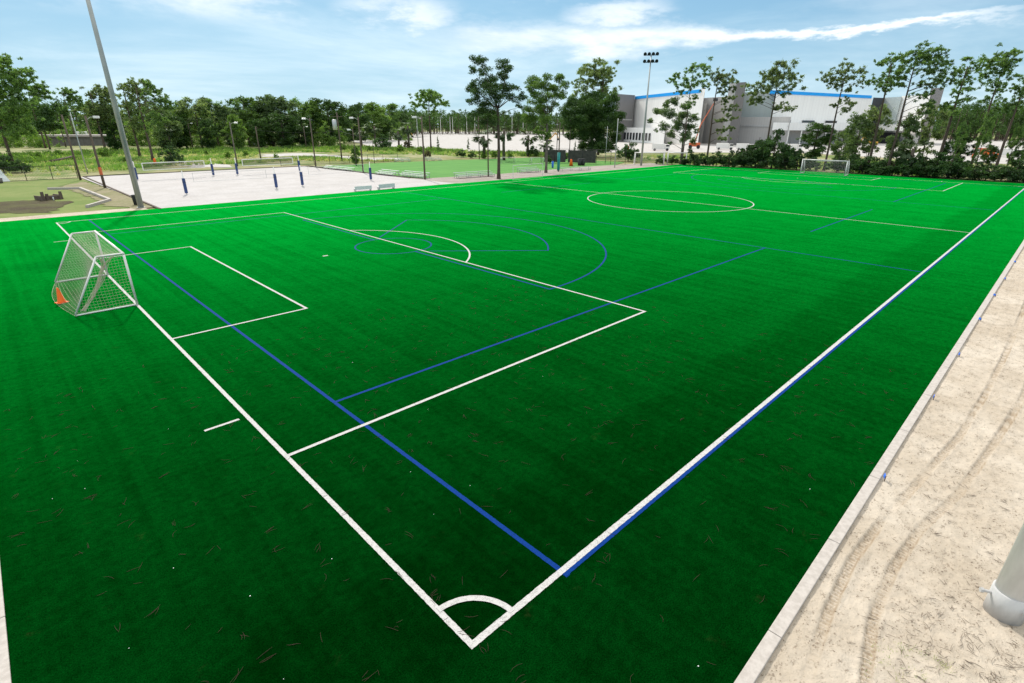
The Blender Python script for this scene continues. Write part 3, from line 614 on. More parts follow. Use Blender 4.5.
hero('oak_tree', 'ragged oak beside the far touchline, left of the fuller green tree', 'tree', (499, 178.5), A, 'dark', .26, 1.7, seed=21, clumps=6)
hero('broadleaf_tree', 'bright green leafy tree beside the far touchline, next to the teal-padded pole', 'tree', (545.5, 172.5), B, 'oak', .24, 1.8, seed=22, clumps=6)
hero('oak_tree', 'broad dense dark oak behind the screened fence', 'tree', (591, 156), OAK, 'dark', .5, 1.9, seed=23)
pb = hero('pine_tree', 'pine whose crown stands above the broad dense dark oak', 'pine tree', (598, 154.5), PB, 'warm', .3, 1.2, seed=24)
hero('pine_tree', 'lone flat-topped pine in front of the white construction lot', 'pine tree', (431, 149), UM, 'pine', .28, 1.3, seed=25)
hero('broadleaf_tree', 'bushy olive tree in front of the white hall, right of the floodlight mast', 'tree', (680, 163.5), TB, 'olive', .22, 1.7, seed=26)

LP = [(3,59,6),(7,62,4),(4,67.5,7),(15,70.5,7),(23,72,6),(28,76,4),(9,76,7),(19,78,6),(3,82,8),(12,84,7),(20.5,85,6),(26,82,3),(6,92.5,8),(16,94,8),(23,98,6),(9,104,8),(19,107,8),(26,105.6,5),(4,114,9),(15,117,9),(25,116,7),(12,129,9),(22,129,7),(4,126,8),(-6,70,8),(-8,90,9),(-8,110,9)]
L2 = [(39.5,86.6,5),(33.7,88,4),(44,92.5,4),(38,94,4),(33,94,3),(47,97,2.5),(36,101,3)]
L3 = [(44,110,6),(51,111.5,5),(39.5,114,5),(47,119,6),(55.6,107,4),(58.6,126,5),(51,126,6),(42,126,6),(37,124,5)]
L3b = [(63,108.6,4),(66,113,3),(61.5,113,3),(64,118,3)]
L4 = [(64.4,90,3),(70,94,5),(74.7,97,4),(69,100,3),(79,101,4),(82,107,4),(79,105.6,3),(85,105.6,3)]
L5 = [(93.7,91,5),(102.5,91,6),(110,94,4),(91,95,3),(99.6,98,6),(107,101,5),(93.7,107,6),(102.5,108.6,6),(111,107,5),(91,113,5),(99.6,116,6),(108,116,6),(95,123,5),(114,116,5)]
L6 = [(133,83,4),(141,83,5),(124,87.5,4),(134.5,89.5,6),(142.4,89.5,6),(128,95,6),(137,96,6),(125,108,6),(134.5,106.6,7),(143.7,106.6,6),(128,118.5,7),(138.4,118.5,7),(133,129,6),(145,127.7,6)]
L7 = [(149,84,4),(153,87,3),(157,91,4),(162,96,4),(154,100,4),(166,100,4),(169,102.7,3),(159.5,100,3),(165,106,4),(169,108,3),(147.7,116,7),(157,117,6),(151.6,125,5),(150,94,5)]
G_L = 'pines beyond the lawn and the volleyball sand'
hero(PT, 'big dark pine filling the left edge of the photo', 'pine tree', (14, 165), LP, 'pine', .3, 1.5, group=G_L, seed=31)
hero(PT, 'small-crowned tall pine peeping out right of the big left-edge pine', 'pine tree', (46, 148), L2, 'pine', .25, group=G_L, seed=32)
hero('broadleaf_tree', 'low dark tree in front of the left end of the long grey wall', 'tree', (50, 149), L3, 'oak_dark' if False else 'dark', .25, 1.4, seed=33)
hero(PT, 'short spindly pine left of the thin slanting-topped pine by the grey wall', 'pine tree', (66, 147), L3b, 'pine', .18, group=G_L, seed=34)
hero(PT, 'thin pine with wind-swept narrow crown in front of the grey wall', 'pine tree', (77, 144), L4, 'pine', .28, 1.2, group=G_L, seed=35)
hero(PT, 'full-crowned pine just left of the big steel light pole', 'pine tree', (106, 152), L5, 'warm', .35, 1.3, group=G_L, seed=36)
hero(PT, 'broad pine standing right behind the big steel light pole', 'pine tree', (140, 158), L6, 'warm', .3, 1.3, group=G_L, seed=37)
hero(PT, 'pine with long limbs reaching right, just right of the big steel light pole', 'pine tree', (153, 161.5), L7, 'pine', .28, 1.2, group=G_L, seed=38)

# prototypes for the many: woodland crowns, shrubs, palms, saplings; each is built once and then copied
def rand_blobs(kind, seed):
    g = random.Random(seed); bl_ = []
    if kind == 'wood':                     # unit height 10, dense crown nearly to the ground
        for i in range(42):
            z = g.uniform(1.0, 9.0); w_ = 3.1*math.sin(min(1, (z-.6)/9.4)*math.pi)**.55
            a = g.uniform(0, 6.283); q = w_*g.random()**.5; bl_.append((q*math.cos(a), q*math.sin(a), z, g.uniform(.75, 1.35)))
        bl_.append((0, 0, 9.2, .9))
    elif kind == 'pinewood':               # crown in the upper half
        for i in range(24):
            z = g.uniform(5.2, 9.5); w_ = 2.6*(1-((z-7.0)/3.4)**2)**.5 if abs(z-7) < 3.4 else .5
            a = g.uniform(0, 6.283); q = w_*g.random()**.5; bl_.append((q*math.cos(a), q*math.sin(a), z, g.uniform(.55, 1.0)))
        for i in range(9):
            a = g.uniform(0, 6.283); q = g.uniform(.3, 1.7); bl_.append((q*math.cos(a), q*math.sin(a), g.uniform(2.5, 5.2), g.uniform(.4, .8)))
    elif kind == 'shrub':                  # unit height 2, round
        for i in range(30):
            a = g.uniform(0, 6.283); q = 1.0*g.random()**.5; z = g.uniform(.25, 1.62-.55*q*q); bl_.append((q*math.cos(a), q*math.sin(a), z, g.uniform(.28, .48)))
    elif kind == 'sapling':                # unit height 3, narrow cone
        for i in range(9):
            z = .3+i*.29; bl_.append((g.uniform(-.1, .1), g.uniform(-.1, .1), z, .5*(1-i/10.5)))
    return bl_
PROTO = {}
def proto(key, name, kind, mat, bark, seed, H, r, leaf, cover, needle=False, bare=False):
    b = rand_blobs(kind, seed); e = bpy.data.objects.new(name, None); COL.objects.link(e)
    V, T = leaf_cloud(b, leaf, cover*1.5, needle, 9, seed, .9)
    quads('crown', V, T, M[mat], e)
    if not bare: trunk_mb(H, r, b[::2], seed, 0, .35, .85, 6).build('trunk', M[bark], e, True)
    PROTO[key] = (e, H, [False])
for i in range(3):
    proto(f'w{i}', 'woodland_tree', 'wood', ('oak', 'oak_olive', 'oak_dark')[i], 'bark', 41+i, 10, .2, .34, 1.5)
    proto(f'p{i}', 'woodland_pine', 'pinewood', ('pine', 'pine_warm', 'pine')[i], 'bark', 51+i, 10, .16, .36, 1.3, True)
    proto(f's{i}', 'shrub', 'shrub', ('dark_scrub', 'scrub', 'brown_scrub')[i], 'bark', 61+i, 2, .05, .13, 2.3)
proto('s3', 'shrub', 'shrub', 'dark_scrub', 'bark', 67, 2, .05, .13, 2.3)
proto('c0', 'cypress_sapling', 'sapling', 'oak_dark', 'bark', 71, 3, .06, .16, 2.0)
def palm_proto(key, seed, H):
    g = np.random.default_rng(seed); e = bpy.data.objects.new('cabbage_palm', None); COL.objects.link(e)
    MB().tube([(0, 0, -.1), (.05, 0, H*.5), (0, .04, H)], [.2, .16, .15], 8).build('trunk', M['palm_bark'], e, True)
    V, T = [], []
    for k in range(42):
        a = g.uniform(0, 6.283); e0 = g.uniform(-1.0, 1.3); l = g.uniform(.7, 1.15)
        h = np.array([math.cos(a), math.sin(a), 0]); prev = np.array([0, 0, H]); tone = .25+.25*(e0 > 0)+g.normal(0, .12)
        for i in range(5):
            ee = e0-i*.22; prev = prev+l/5*(h*math.cos(ee)+np.array([0, 0, math.sin(ee)]))
        c_ = prev                                           # fan of blades at the stalk's end
        for j in range(11):
            f = (j-5)*.26; ee = e0-.45-.22*abs(f); dr = h*math.cos(f)+np.array([-h[1], h[0], 0])*math.sin(f)
            tip = c_+.7*(dr*math.cos(ee)+np.array([0, 0, math.sin(ee)])); sd_ = np.cross(dr, [0, 0, 1])*.055
            V.append([c_-sd_, c_+sd_, tip+sd_*.5, tip-sd_*.5]); T.append(tone+g.normal(0, .06))
    quads('crown', np.array(V), np.clip(np.array(T), 0, 1), M['palm'], e); PROTO[key] = (e, H+1.3, [False])
palm_proto('a0', 81, 4.2); palm_proto('a1', 82, 3.2)
def plant(key, x, y, h, wk, label, cat, group=None, rz=None):
    e, H, used = PROTO[key]; s = h/H; loc = (x, y, -.1); rz = rnd.uniform(0, 6.28) if rz is None else rz
    if not used[0]:
        o = e; used[0] = True; o.location = loc; o.rotation_euler = (0, 0, rz); o.scale = (s*wk, s*wk, s)
    else: o = copy_thing(e, loc, rz, None, (s*wk, s*wk, s))
    for q in ('label', 'category', 'group'):
        if q in o: del o[q]
    return tag(o, label, cat, group)
def plant_px(key, px, py, top, wk, label, cat, group=None):
    b = gp(px, py); return plant(key, b.x, b.y, height(b, top), wk, label, cat, group)

# the wood behind the volleyball sand, from left to right
G_W = 'trees of the wood beyond the volleyball sand'
wood = [(118,151,105,'w2',1.0,'dark woodland tree in the gap between the full-crowned pine and the big light pole'),
 (168,150,103,'w1',1.0,'olive woodland tree behind the long-limbed pine right of the big light pole'),
 (187,148,104,'w0',1.1,'green woodland tree above the round dark bush by the sand'),
 (202,148,97,'p1',1.25,'brownish pine at the left end of the wood, its top above its neighbours'),
 (219,147,97,'p0',1.05,'pale round-topped pine left of the light green tree in the wood'),
 (233,147,104,'w1',1.1,'olive tree in the wood directly behind the pale lamp pole with a square lamp'),
 (239,150,113,'w0',.9,'low light green tree at the wood\'s front edge, behind the far middle padded post'),
 (250,146,96,'p0',1.15,'round-topped pine in the wood over the left half of the far right net'),
 (262,146,99,'w0',1.1,'green tree in the wood over the middle of the far right net'),
 (274,146,94,'w1',1.35,'highest broad olive tree in the middle of the wood'),
 (290,146,95,'w1',1.25,'broad olive tree just right of the highest one in the wood'),
 (303,145,98,'p2',1.1,'pine in the wood behind the two white lamp heads'),
 (316,145,99,'w0',1.0,'small green tree just left of the dense dark tree by the utility pole'),
 (331,145,97,'w2',1.3,'dense dark rounded tree right behind the utility pole with the grey can'),
 (344,143,108,'w2',1.1,'lower dark tree right of the utility pole with the grey can'),
 (361,142,102,'w2',1.15,'upright dark tree left of the middle of the wood\'s right half'),
 (376,141,101,'w0',1.3,'broad green tree in the wood\'s right half'),
 (391,140,103,'p0',1.3,'tufted pine standing at the right end of the wood'),
 (401,139,111,'w2',1.2,'low dark tree that ends the wood on the right'),
 (210,149,118,'w2',1.0,'low dark tree under the pale round-topped pine'),
 (262,148,117,'w2',1.2,'low dark tree at the wood\'s foot over the far right net'),
 (285,148,112,'w2',1.5,'broad dark low tree at the wood\'s foot below the highest olive tree'),
 (305,147,114,'w2',1.2,'dark low tree behind the lamp pole at the sand\'s far right corner'),
 (180,149,114,'w2',1.2,'dark low tree behind the round dark bush by the sand'),
 (350,142,122,'w1',1.3,'low olive tree at the wood\'s foot right of the utility pole'),
 (384,141,118,'w2',1.3,'low dark tree at the wood\'s foot behind the grey-green bush')]
for px, py, top, key, wk, lab in wood: plant_px(key, px, py, top, wk, lab, 'tree', G_W)
# trees among the pines at the turf's far end
mid = [(812,160,121,'w2',1.4,'dark low tree in front of the white hall, left of the goal-side pine'),
 (852,166,112,'w1',.95,'olive tree between the goal-side pine and the end of the blue band'),
 (866,166,104,'p1',.8,'narrow brownish tree before the dark strip where the blue band ends'),
 (838,164,127,'w1',1.0,'low olive tree right behind the far white goal'),
 (897,172,113,'w1',.8,'olive tree under the left part of the tallest pine'),
 (917,172,102,'p1',.75,'narrow pine in front of the pale curved end of the building'),

 (952,174,130,'w2',1.0,'dark low tree at the foot of the loose thin-crowned pine'),

 (983,174,143,'w2',.8,'dark low tree between the two rightmost pines'),
 (1012,177,148,'w2',.9,'dark low tree at the right edge under the last pine')]
for px, py, top, key, wk, lab in mid: plant_px(key, px, py, top, wk, lab, 'tree', 'lower trees among the far pines')
for px, py, top, lab in [(972,176,112,'thin bare-stemmed young pine left of the tall tufted pine\'s foot'), (1003,177,120,'thin young pine just right of the rightmost tall trunk'), (949,177,120,'thin young pine right of the thick pine trunk'), (1018,178,118,'thin young pine nearest the right edge')]:
    plant_px('p2', px, py, top, .45, lab, 'pine tree', 'young pines at the far right')
# dark shrubs along the far end of the turf
sh = [(690,165,150),(703,166,149),(716,166,146),(729,167,149),(741,167,146),(755,167,131),(771,168,127),(785,169,136),(744,166,140),(796,169,149),(810,170,152),(836,172,152),(850,172,153),(862,173,150),(876,174,152),(892,175,152),(906,176,146),(921,176,150),(934,177,150),(947,178,148),(958,178,156),(972,179,160),(985,180,160),(1001,180,162),(1013,181,158),(1024,182,155),(912,176,160),(880,175,160),(660,164,153),(672,164,152)]
where = ['beside the right-hand spare goal','left of the sparse pine\'s foot','right of the sparse pine\'s foot','below the dark grey tower','left of the big round bush pair','tall and round, left of the umbrella pine\'s trunk','tallest of the row, right of the umbrella pine\'s trunk','right of the tallest shrub, left of the far goal','set behind, left of the umbrella pine','touching the far goal\'s left post','low, seen through the far goal','at the far goal\'s right side','one shrub right of the far goal','two shrubs right of the far goal','at the foot of the smaller-crowned pine','at the foot of the tallest pine','tall, right of the tallest pine\'s trunk','left of the thick pine trunk','at the foot of the thick pine trunk','just right of the thick pine trunk','in front of the loose pine','left of the tufted pine\'s foot, low','right of the tufted pine\'s foot, low','near the right edge, by the last trunk','near the right edge, tall','cut by the right edge','low, in front of the tallest pine','low, in front of the smaller-crowned pine','seen through the left spare goal','seen through the right spare goal']
for i, (px, py, top) in enumerate(sh):
    plant_px('s0' if i % 3 else 's3', px, py, top, rnd.uniform(.9, 1.35) if top > 140 else .85, 'dark green shrub '+where[i], 'shrub', 'shrubs lining the far end of the turf')
# bushes and small trees in the open ground
bs = [(173,163,144,'s3',.95,'round dark brownish bush at the edge of the volleyball sand'),(533,156,142,'s0',1.0,'round dark bush behind the practice pitch, between the two touchline trees'),
 (628,161,136,'s0',.85,'dark bush at the foot of the floodlight mast'),(383,149,133,'s3',1.0,'grey-green round bush in front of the wood\'s right end'),(408,149,139,'s2',.9,'brownish bush left of the lone flat-topped pine'),
 (461,157,147,'s0',1.0,'dark clipped bush behind the practice pitch, left one of a pair'),(472,158,149,'s0',.9,'dark clipped bush behind the practice pitch, right one of a pair'),(428,158,148,'s2',.7,'dry brown bush behind the slim brown light pole'),
 (207,155,148,'s1',.6,'small bright green bush out in the scrub left of the lamp pole'),(400,152,143,'s1',1.1,'bright green bush right of the grey-green round one'),(370,151,144,'s1',1.0,'bright green bush left of the grey-green round one'),
 (343,150,143,'s1',1.2,'bright green bush at the foot of the utility pole'),(420,153,145,'s1',1.0,'bright green bush at the lone pine\'s left'),(484,158,150,'s1',1.0,'bright green bush left of the touchline oak\'s trunk'),(510,158,151,'s1',1.0,'bright green bush right of the touchline oak\'s trunk'),
 (495,158,149,'s1',1.0,'bright green bush behind the touchline oak\'s trunk'),(105,157,146,'s1',1.1,'bright green bush in front of the long grey wall'),(22,172,155,'s0',1.1,'dark bush by the black fence, at the foot of the big left pine'),
 (4,172,150,'s0',1.0,'dark bush behind the white shade panel'),(548,163,152,'s0',.7,'small dark shrub behind the leafy touchline tree'),(246,156,149,'s1',.9,'bright green bush behind the far right net'),(228,158,149,'s1',.8,'bright green bush left of the lamp pole with a square lamp'),
 (276,160,152,'s1',.7,'light bush seen above the far right net'),(60,156,148,'s1',1.2,'bright green bush left of the dark leaning pole'),(38,158,150,'s1',1.2,'bright green bush in the scrub before the low dark tree'),(127,163,155,'s1',1.1,'bright green bush by the fence left of the big light pole'),
 (690,152,146,'s0',.9,'dark bush in front of the white hall'),(565,160,152,'s0',.8,'dark bush behind the screened fence, left of the dense dark oak')]
for px, py, top, key, wk, lab in bs: plant_px(key, px, py, top, wk, lab, 'bush', 'bushes in the open ground')
for px, py, top, key, lab in [(504,160,119,'a0','cabbage palm behind the practice pitch, right of the touchline oak'),(484,158,126,'a1','cabbage palm behind the practice pitch, left of the touchline oak\'s trunk'),
  (409,149,118,'a0','cabbage palm at the right end of the wood, over the dirt track'),(399,148,124,'a1','shorter cabbage palm left of the one at the wood\'s end'),(376,147,119,'a0','cabbage palm in front of the wood, above the grey-green bush'),(362,147,122,'a1','cabbage palm in front of the wood, left of the one above the grey-green bush'),
  (906,176,136,'a1','dark palm at the foot of the tallest pine'),(8,170,148,'a1','dark palm by the left photo edge, behind the black fence'),(172,150,118,'a0','brown shaggy palm above the round dark bush'),(528,156,126,'a1','palm behind the leafy touchline tree'),(546,160,136,'a1','palm right behind the leafy touchline tree\'s trunk')]:
    plant_px(key, px, py, top, 1.25, lab, 'palm', 'cabbage palms')
for px, py, top, lab in [(438,148,134,'slim dark cypress sapling left, in front of the white construction lot'),(468.5,149,136,'slim dark cypress sapling right, in front of the white construction lot'),(575,151,139,'slim dark cypress sapling by the dense dark oak'),(757,150,140,'small cypress sapling in front of the grey base wall')]:
    plant_px('c0', px, py, top, 1.0, lab, 'sapling', 'cypress saplings')
# young leafy stake tree by the dirt track
plant_px('w0', 356.5, 164.5, 145, .9, 'young tree with a small flat crown by the slim brown light poles', 'tree')

# weeds, far forest, litter: nobody could count them
def scatter(name, label, cat, polys, n, h, wd, m, seed, keep=None):
    g = np.random.default_rng(seed); V, T = [], []
    for poly, k in zip(polys, n):
        P = np.array(poly); x0, y0 = P.min(0); x1, y1 = P.max(0); cnt = 0
        while cnt < k:
            c_ = np.array([g.uniform(x0, x1), g.uniform(y0, y1)]); ins = False; j = len(P)-1
            for i in range(len(P)):
                if (P[i][1] > c_[1]) != (P[j][1] > c_[1]) and c_[0] < (P[j][0]-P[i][0])*(c_[1]-P[i][1])/(P[j][1]-P[i][1])+P[i][0]: ins = not ins
                j = i
            if not ins: continue
            x_, y_ = c_; pt = math.sin(x_*.16+2*math.sin(y_*.11))*math.sin(y_*.13+1.7*math.sin(x_*.09+1))
            if g.random() > .55+.6*pt: continue
            cnt += 1; q = 12; tone = np.clip(.42-.45*pt+g.normal(0, .22), 0, 1); hh = h*g.uniform(.4, 1.3)*(1+.5*max(0, pt))
            b = np.c_[c_[0]+g.normal(0, .45*h, q), c_[1]+g.normal(0, .45*h, q), np.full(q, -.12)]
            a = g.uniform(0, 6.283, q); s = np.c_[np.cos(a), np.sin(a), np.zeros(q)]*wd*g.uniform(.5, 1.2, (q, 1))
            t = b+np.c_[g.normal(0, .3*hh, (q, 2)), hh*g.uniform(.5, 1.1, q)]
            V.append(np.stack([b-s, b+s, t+s*.35, t-s*.35], 1)); T.append(np.clip(tone+g.normal(0, .1, q), 0, 1))
    o = quads(name, np.concatenate(V), np.concatenate(T), m); return tag(o, label, cat, kind='stuff')
pz = lambda L_: [(gp(*q).x, gp(*q).y) for q in L_]
scatter('weeds', 'green and straw coloured weeds over the open ground behind the courts', 'weeds',
        [pz([(-30,176),(80,174),(160,166),(245,163),(258,160),(258,150),(100,151),(-30,158)]), pz([(258,152.5),(300,151.5),(420,154.5),(420,149),(258,150)]), pz([(258,162.5),(290,160.5),(400,161.2),(400,160),(362,160.2),(325,157.6),(258,158.5)]), [(94,112),(122,90),(128,112),(120,138),(124,168),(96,150)], [(116,-20),(150,-20),(160,60),(130,92),(116,60)]], [3000, 900, 500, 900, 1100], .5, .10, M['weeds'], 91)
scatter('green_undergrowth', 'bright green undergrowth in front of the wood', 'undergrowth',
        [pz([(100,156),(240,153),(330,150),(440,153),(440,148),(300,147.5),(100,150)]), pz([(-30,166),(90,160),(90,152),(-30,158)]), [(110,102),(118,92),(122,110),(112,128),(104,138)]], [1500, 700, 260], .8, .16, M['scrub'], 92)
def far_forest():
    g = np.random.default_rng(95); bl_ = []; tr_ = MB()
    def tree(x, y, h, rr):
        for k in range(7):
            z = h*g.uniform(.22, .93); bl_.append((x+g.normal(0, rr*.5), y+g.normal(0, rr*.5), z, rr*g.uniform(.45, .8)))
        tr_.tube([(x, y, -.2), (x, y, h*.85)], [.35, .12], 5)
    for px0, px1, n, d0, d1, h in [(398, 600, 330, 560, 700, 23), (600, 940, 120, 600, 760, 22), (930, 1120, 260, 500, 640, 25), (-80, 135, 170, 420, 600, 21), (135, 420, 190, 420, 600, 21)]:
        for i in range(n):
            px = g.uniform(px0, px1); v = gp(px, 160); dv = Vector((v.x-CX, v.y-CY, 0)).normalized(); d = g.uniform(d0, d1)
            tree(CX+dv.x*d, CY+dv.y*d, h*g.uniform(.75, 1.1), g.uniform(4.0, 6.0))
    V, T = leaf_cloud(bl_, 1.2, 1.1, False, 2, 96, 1.1)
    f = quads('far_forest', V, T, M['oak_dark']); tag(f, 'far band of pine forest along the horizon', 'forest', kind='stuff')
    tr_.build('forest_trunks', M['bark'], f)
far_forest()
def thicket():
    g = np.random.default_rng(77); bl_ = []
    for px0, px1, py, n, h in [(112, 345, 146.5, 150, 9.0), (345, 412, 140.5, 60, 9.5), (-40, 60, 148, 60, 7), (60, 118, 142.6, 40, 10)]:
        for i in range(n):
            b = gp(g.uniform(px0, px1), py); d = Vector((b.x-CX, b.y-CY, 0)).normalized()*g.uniform(2, 26); hh = h*g.uniform(.45, 1.1); r_ = g.uniform(1.2, 2.2)
            for k in range(max(2, int(hh/1.9))): bl_.append((b.x+d.x+g.normal(0, .7), b.y+d.y+g.normal(0, .7), .6+k*1.9, r_*g.uniform(.7, 1.1)))
    V, T = leaf_cloud(bl_, .62, 1.2, False, 4, 78, .95)
    tag(quads('thicket', V, T, M['oak']), 'tangled green thicket filling the wood between its trunks', 'thicket', kind='stuff')
thicket()
def litter(name, label, cat, n, area, m, seed, L0=.16, z=.006, acc=None):
    g = random.Random(seed); mb = MB()
    for i in range(n):
        x, y = g.uniform(area[0], area[1]), g.uniform(area[2], area[3])
        if acc and not acc(x, y): continue
        k = g.choice([1, 1, 2, 3]); a0 = g.uniform(0, 6.283)
        for j in range(k):
            a = a0+g.gauss(0, .35); l = L0*g.uniform(.5, 1.4); bend = g.gauss(0, .5); ox, oy = g.gauss(0, .03), g.gauss(0, .03)
            p = [Vector((x+ox, y+oy, z+.004))]
            for s in range(3): p.append(p[-1]+Vector((math.cos(a+bend*s/2), math.sin(a+bend*s/2), g.uniform(-.02, .05)))*l/3)
            mb.tube([(q.x, q.y, max(q.z, z)) for q in p], [.0018, .0032, .0032, .0015], 4, False)
    return tag(mb.build(name, m), label, cat, kind='stuff')
litter('pine_needle_litter', 'brown fallen pine needle bundles scattered over the near turf', 'pine needles', 700, (-5.2, 18, -3.2, 16), M['needles'], 97, .2)
litter('straw_litter', 'dry straw and needles lying on the sandy verge', 'straw', 170, (3, 12, -9, -4.2), M['wood'], 98, .15, -.05, lambda x, y: True)
litter('dry_debris', 'matted dry straw heaped on the sandy verge beside the steel pole', 'straw', 130, (3.9, 6.6, -6.3, -4.75), M['wood'], 101, .13, -.045)
scatter('verge_weeds', 'small green weed tufts on the sandy verge by the steel pole', 'weeds', [[(4.05,-4.55),(4.9,-4.6),(5.6,-5.6),(4.6,-5.4)]], [60], .10, .006, M['weeds'], 99)

# ------------------------------------------------------------------ buildings beyond the lot
def block(name, m, p, q, z0, z1, D, parent, push=0.0):
    o_ = parent.location; a = math.atan2(q.y-p.y, q.x-p.x); l = math.hypot(q.x-p.x, q.y-p.y)
    n = Vector((-math.sin(a), math.cos(a), 0)); c = Vector((p.x-CX, p.y-CY, 0)); s = 1 if n.dot(c) > 0 else -1
    y0, y1 = sorted((s*push, s*(push+D)))
    ca, sa = math.cos(a), math.sin(a)
    def back(v, off):                                          # the side walls run straight back from the viewer's side
        r_ = Vector((v.x-CX, v.y-CY, 0)).normalized(); k_ = off/max(.25, abs(r_.dot(n))); w_ = r_*k_
        base_ = Vector((v.x-p.x, v.y-p.y, 0))+w_; return (base_.x*ca+base_.y*sa, -base_.x*sa+base_.y*ca)
    poly = [back(p, push), back(q, push), back(q, push+D), back(p, push+D)]
    if s < 0: poly = poly[::-1]
    mb = MB().prism(poly, z0, z1)
    o = mb.build(name, m, parent); o.location = (p.x-o_.x, p.y-o_.y, 0); o.rotation_euler = (0, 0, a); return o
HH = 24.0
at = lambda px, py, z=HH: gp(px, py, z)
def lerp(a, b, t): return a+(b-a)*t
a0, a1 = at(634.5, 96), at(705, 88.2)
b1 = thing('exhibition_hall', 'white hall with a dark grey end block, left of the tall dark grey tower', 'building', (a0.x, a0.y, 0))
block('wall', M['clad_white'], a0, a1, 0, HH-1.7, 45, b1)
block('roof_band', M['blue_band'], lerp(a0, a1, .012), lerp(a0, a1, .955), HH-1.68, HH-.25, 40, b1, -.25)
block('parapet', M['clad_white'], lerp(a0, a1, .958), lerp(a0, a1, 1.004), HH-1.69, HH+.1, 30, b1, .02)
w0, w1 = at(616, 94.3), at(634, 95.6)
block('end_block', M['clad_grey'], w0, lerp(w0, w1, 1.06), 0, HH+.2, 40, b1, -.6)
block('ledge', M['clad_mid'], w0, w1, 11.2, 11.7, 1, b1, -1.2)
c0, c1 = lerp(a0, a1, -.18), lerp(a0, a1, .55)
block('low_wing', M['clad_white'], c0, c1, 0, 7.4, 8, b1, -8.2)
for i in range(9):
    t = .06+i*.075; p, q = lerp(c0, c1, t), lerp(c0, c1, t+.045)
    block('window', M['glass'], p, q, 1.2, 4.8, .3, b1, -8.35)
e0, e1 = at(705.5, 93), at(731, 91)
block('recess_wall', M['clad_mid'], lerp(e0, e1, -.3), lerp(e0, e1, 1.2), 0, HH-2, 30, b1, 4)
block('fin', M['clad_mid'], lerp(e0, e1, -.05), lerp(e0, e1, .12), 0, HH-5, 8, b1, -1.5)
d0, d1 = at(777, 90.0), at(873.5, 95.2)
b2 = thing('exhibition_hall', 'white hall with pale curved end, right of and including the tall grey tower', 'building', (d0.x, d0.y, 0))
block('wall', M['clad_white'], d0, d1, 0, HH-1.6, 45, b2)
block('roof_band', M['blue_band'], lerp(d0, d1, -.06), lerp(d0, d1, .985), HH-1.58, HH-.2, 40, b2, -.25)
t0, t1 = gp(729.5, 83, 27), gp(746.5, 82, 27)
k = (HH-CZ)/(27-CZ)
block('tower', M['clad_grey'], lerp(t0, t1, .42), t1, 0, 27, 14, b2)
block('tower_side', M['clad_mid'], t0, lerp(t0, t1, .415), 0, 27, 12, b2, .4)
p0, p1 = at(746.5, 91.5), at(778, 90.4)
block('pale_wall', M['clad_pale'], lerp(p0, p1, -.3), p1, 0, HH-.3, 20, b2, .6)
g0, g1 = lerp(p0, p1, -.2), lerp(p0, p1, 1.55)
block('base_wing', M['clad_mid'], g0, g1, 0, 12.4, 7, b2, -6.5)
block('base_trim', M['alu'], g0, g1, 8.2, 8.6, .4, b2, -7.0)
f0, f1 = lerp(d0, d1, .02), lerp(d0, d1, .97)
block('canopy', M['clad_white'], f0, f1, 6.6, 9.9, 9, b2, -9.3)
block('glazing', M['clad_mid'], f0, f1, 0, 6.5, 2, b2, -2.2)
for i in range(8):
    p = lerp(f0, f1, .03+i*.134); q = lerp(f0, f1, .03+i*.134+.012); block('column', M['white_metal'], p, q, 0, 6.55, .9, b2, -9)
for i in range(3):
    p, q = lerp(f0, f1, .04+i*.25), lerp(f0, f1, .04+i*.25+.13); block('clerestory', M['glass'], p, q, 9.95, 11.1, .3, b2, -.35)
x0, x1 = at(873.8, 96), at(885, 96.5)
block('dark_strip', M['clad_dark'], x0, x1, 0, HH-.8, 25, b2, -.8)
h0, h1, h2 = at(885, 96.5), at(902, 95.5), at(931, 93.5)
block('curved_end', M['clad_pale'], h0, h1, 0, HH-.6, 25, b2, -.3)
block('curved_end', M['clad_white'], h1, h2, 0, HH-.2, 25, b2, .8)
block('end_canopy', M['clad_white'], h0, h2, 6.5, 9.6, 6, b2, -6.4)
block('end_doors', M['clad_dark'], lerp(h0, h2, .05), lerp(h0, h2, .6), 0, 5.5, 1, b2, -1.5)
s0, s1 = gp(931, 88.6, 26.5), gp(944.5, 87.6, 26.5)
block('end_tower', M['clad_grey'], s0, s1, 0, 26.5, 14, b2, -2)
# the long grey wall building on the left and what shows behind it
l0, l1 = gp(36, 145.5), gp(116, 145.2)
b3 = thing('long_building', 'long low grey building with a pale flat roof behind the left pines', 'building', (l0.x, l0.y, 0))
hL = height(l0, 137.0)
block('wall', M['brick'], l0, l1, -.2, hL, 14, b3); block('roof', M['roofing'], l0, l1, hL+.003, hL+.7, 15, b3, -.6)
l2, l3 = gp(100, 141.5), gp(108, 141.5)
b4 = thing('container', 'dark blue container showing above the long grey building', 'container', (l2.x, l2.y, 0))
block('body', M['navy'], l2, l3, 0, height(l2, 129.5), 6, b4); block('roof_rail', M['dark'], l2, l3, height(l2, 129.5)+.004, height(l2, 129.5)+.3, 6.1, b4, -.05)
l4, l5 = gp(79, 142.3), gp(90, 142.3)
b5 = thing('trailer', 'white trailer showing above the roof of the long grey building', 'trailer', (l4.x, l4.y, 0))
block('body', M['clad_white'], l4, l5, .5, height(l4, 131.5), 4, b5); block('chassis', M['dark'], l4, l5, -.1, .495, 3.8, b5, .1)
